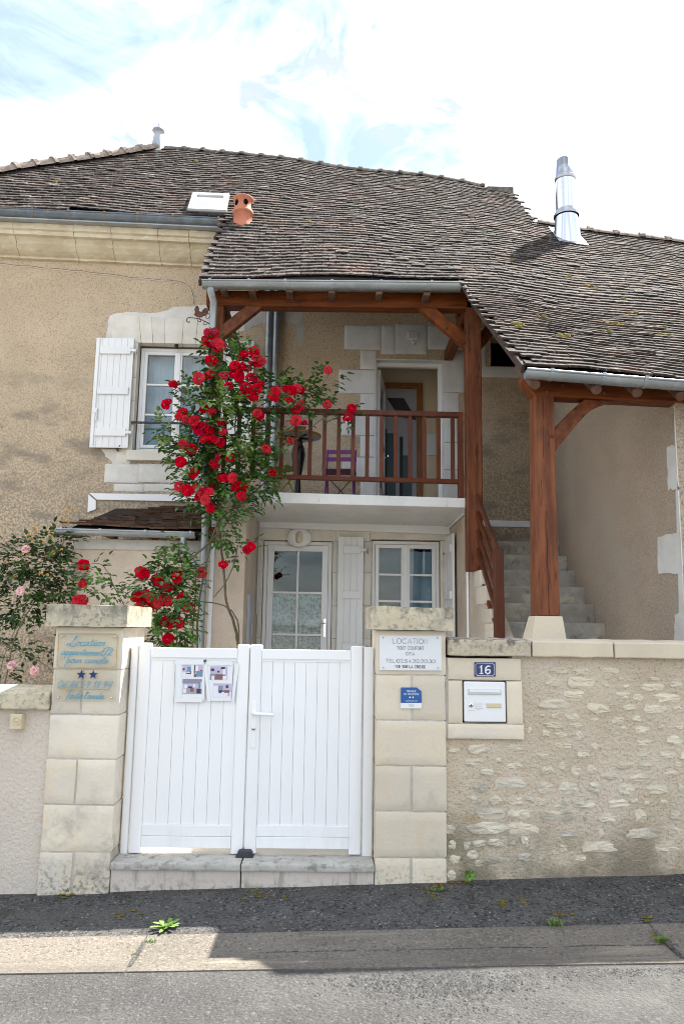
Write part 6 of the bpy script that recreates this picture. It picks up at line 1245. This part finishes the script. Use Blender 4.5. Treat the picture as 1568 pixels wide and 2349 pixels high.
pr_ = thing('pink_rose_bush', 'dark leaved pink rose with withered blooms on the far left', 'rose bush', tuple(at(60, 1560, Y=8.3)))
canes(pr_, [([(10, 1570, 8.2), (40, 1450, 8.3), (80, 1380, 8.4), (130, 1300, 8.5), (150, 1220, 8.6)], .009, .004), ([(-10, 1470, 8.2), (60, 1500, 8.2), (110, 1530, 8.1), (130, 1560, 8.1)], .007, .005), ([(150, 1460, 8.4), (100, 1360, 8.4), (50, 1280, 8.5), (-10, 1270, 8.5)], .007, .003), ([(60, 1400, 8.3), (20, 1480, 8.2), (0, 1540, 8.2)], .006, .003)])
foliage(pr_, [(120, 1250, 45, 28), (90, 1290, 75, 40), (40, 1280, 50, 35), (140, 1310, 32, 50), (60, 1340, 60, 28), (30, 1390, 45, 34), (80, 1390, 50, 26), (120, 1360, 30, 26), (20, 1440, 26, 24), (80, 1490, 32, 16), (125, 1430, 18, 26), (150, 1240, 20, 22), (15, 1530, 14, 22), (60, 1470, 20, 12)], lambda x, y: 8.5, .030, 'foliage', ['leaf_dark', 'leaf_sunlit'], 1.4)
for a, b in ((48, 1356), (80, 1538), (28, 1526), (60, 1260)): bloom(pr_, a, b, 8.15, 1.0, BP)
for k in range(46):
    wm = MB()
    a, b = R.choice([(150, 1188), (148, 1180), (118, 1215), (60, 1262), (82, 1268), (10, 1300), (20, 1290), (120, 1265), (142, 1258), (90, 1245), (105, 1320), (118, 1350), (55, 1295), (70, 1240), (5, 1330), (130, 1300), (45, 1320), (112, 1230), (75, 1215), (158, 1166)])
    p = at(a+jit(12), b+jit(10), Y=8.3+jit(.1))
    for q in range(4): leaf_at(wm, p, V((jit(1), -.3, -1+jit(.6))), V((jit(1), -1, 0)), .035, .022)
    wm.build('withered_bloom', 'withered', pr_)
# ------------------------------------------------------------------ weeds on the pavement
def rosette(t_, c, n, L_, W_, rise, nm='leaf', mm='weed'):
    m = MB()
    for i in range(n):
        a = 6.28*i/n+jit(.3); d = V((math.cos(a), math.sin(a), rise*R.uniform(.5, 1.3))).normalized(); s_ = d.cross(V((0, 0, 1))).normalized()
        l_ = L_*R.uniform(.6, 1.1); p0 = V(c); P = []
        for k, (u_, w_) in enumerate(((0, .12), (.3, .5), (.42, .38), (.6, .9), (.7, .7), (.85, .8), (1, .05))):
            q = p0+d*l_*u_+V((0, 0, -.25*l_*u_*u_)); P += [q-s_*W_*w_/2, q+V((0, 0, -.002)), q+s_*W_*w_/2]
        m.add(P, [(3*k+j, 3*k+j+1, 3*k+4+j, 3*k+3+j) for k in range(6) for j in range(2)], 0, True)
    return m.build(nm, mm, t_)
def gp(dx_, dy_): 
    p = at(dx_, dy_, Z=0.0)
    for _ in range(3): p = at(dx_, dy_, Z=zg(p.x, p.y)+.006)
    return p
dn = thing('dandelion', 'pale green dandelion rosette in the gutter slab joint', 'weed', tuple(gp(383, 2125))); rosette(dn, gp(383, 2128), 15, .10, .028, .55); rosette(dn, gp(378, 2130), 9, .06, .02, 1.1)
def tuft(lab, dx_, dy_, n, L_, W_, rr=.02, Y=None):
    p = gp(dx_, dy_) if Y is None else at(dx_, dy_, Y=Y); t_ = thing('grass_tuft', lab, 'weed', tuple(p), 'weeds in the pavement joints'); m = MB()
    for i in range(n):
        b0 = p+V((jit(rr), jit(rr*.5), 0)); a = R.random()*6.28; d = V((math.cos(a)*.7, math.sin(a)*.5, R.uniform(.4, 1))).normalized(); s_ = d.cross(V((0, 0, 1))).normalized()*W_; l_ = L_*R.uniform(.5, 1.1)
        m.add([b0-s_, b0+s_, b0+d*l_*.6+s_*.7, b0+d*l_*.6-s_*.7, b0+d*l_+V((0, 0, -l_*.2))], [(0, 1, 2, 3), (3, 2, 4)])
    m.build('blades', 'weed', t_)
tuft('grass tuft at the gutter edge below the rubble wall', 1275, 2122, 50, .06, .0022, .035); tuft('mossy grass tuft in the slab joint at the right edge', 1518, 2160, 60, .055, .0025, .03); tuft('small grass tuft at the foot of the step', 575, 2046, 22, .04, .002, .03); tuft('thin weed sprouting at the foot of the old pillar', 153, 2048, 14, .06, .004, .015)
tuft('grass growing along the slab joint under the dandelion', 345, 2160, 40, .022, .002, .03); tuft('dry grass tips at the end of the slab joint near the road', 312, 2190, 26, .02, .002, .02); tuft('moss and grass patch below the LOCATION pillar', 1003, 2042, 40, .025, .003, .035)
cl = thing('clover_weed', 'bright green clover at the foot of the rubble wall', 'weed', tuple(at(1078, 2012, Y=4.80)))
m = MB()
for k in range(12):
    c = at(1078+jit(9), 2008+jit(7), Y=4.80+jit(.02))
    for q in range(3): a = q*2.09+jit(.3); leaf_at(m, c, V((math.cos(a), -.4, math.sin(a))), V((0, -1, .4)), .022, .022, .1)
m.build('leaf', 'weed', cl); p = at(1078, 2024, Y=4.81); m = MB()
for k in range(6): m.tube([p+V((jit(.01), 0, -.01)), at(1078+jit(8), 2008+jit(6), Y=4.80)], .0015, 4)
m.build('stem', 'cane_green', cl)

mp_ = MB()
for (a, b, n, sx_) in ((1003, 2040, 14, 30), (1190, 2062, 10, 40), (1150, 2072, 8, 30), (990, 2050, 8, 16), (150, 2048, 8, 20), (290, 2095, 8, 40), (620, 2052, 12, 60), (1480, 2110, 8, 14), (1500, 2140, 10, 10), (1515, 2165, 8, 10), (1290, 2100, 8, 40), (1060, 2018, 8, 30)):
    for k in range(n):
        p = gp(a+R.gauss(0, sx_*.5), b+R.gauss(0, 5)); r_ = R.uniform(.006, .018); c = 7
        if p.y > 4.84: p.y = 4.835
        mp_.add([(p.x+math.cos(6.28*i/c)*r_*R.uniform(.7, 1.3), p.y+math.sin(6.28*i/c)*r_*.7, p.z-.003) for i in range(c)]+[(p.x, p.y, p.z+r_*.35)], [(i, (i+1) % c, c) for i in range(c)], 0, True)
o = mp_.build('moss_patches', 'moss'); o['kind'] = 'stuff'; tag(o, 'ochre moss cushions along the pavement joints and wall foot', 'moss')
lm = MB()
for k in range(260):
    x = R.uniform(-1.25, .75) if R.random() < .7 else R.uniform(.7, 2.4); y = 4.83-abs(R.gauss(0, .05)); z = zg(x, y)+.006; l_ = R.uniform(.006, .02); a = R.random()*6.28
    d = V((math.cos(a), math.sin(a), jit(.2)))*l_; s_ = V((-d.y, d.x, 0))*R.uniform(.15, .4); p = V((x, y, z)); lm.add([p-s_, p+d*.5-s_*.2+V((0, 0, .003)), p+d, p+s_+d*.4], [(0, 1, 2, 3)])
o = lm.build('leaf_litter', 'litter'); o['kind'] = 'stuff'; tag(o, 'brown dry leaf litter along the foot of the gate step', 'leaf litter')
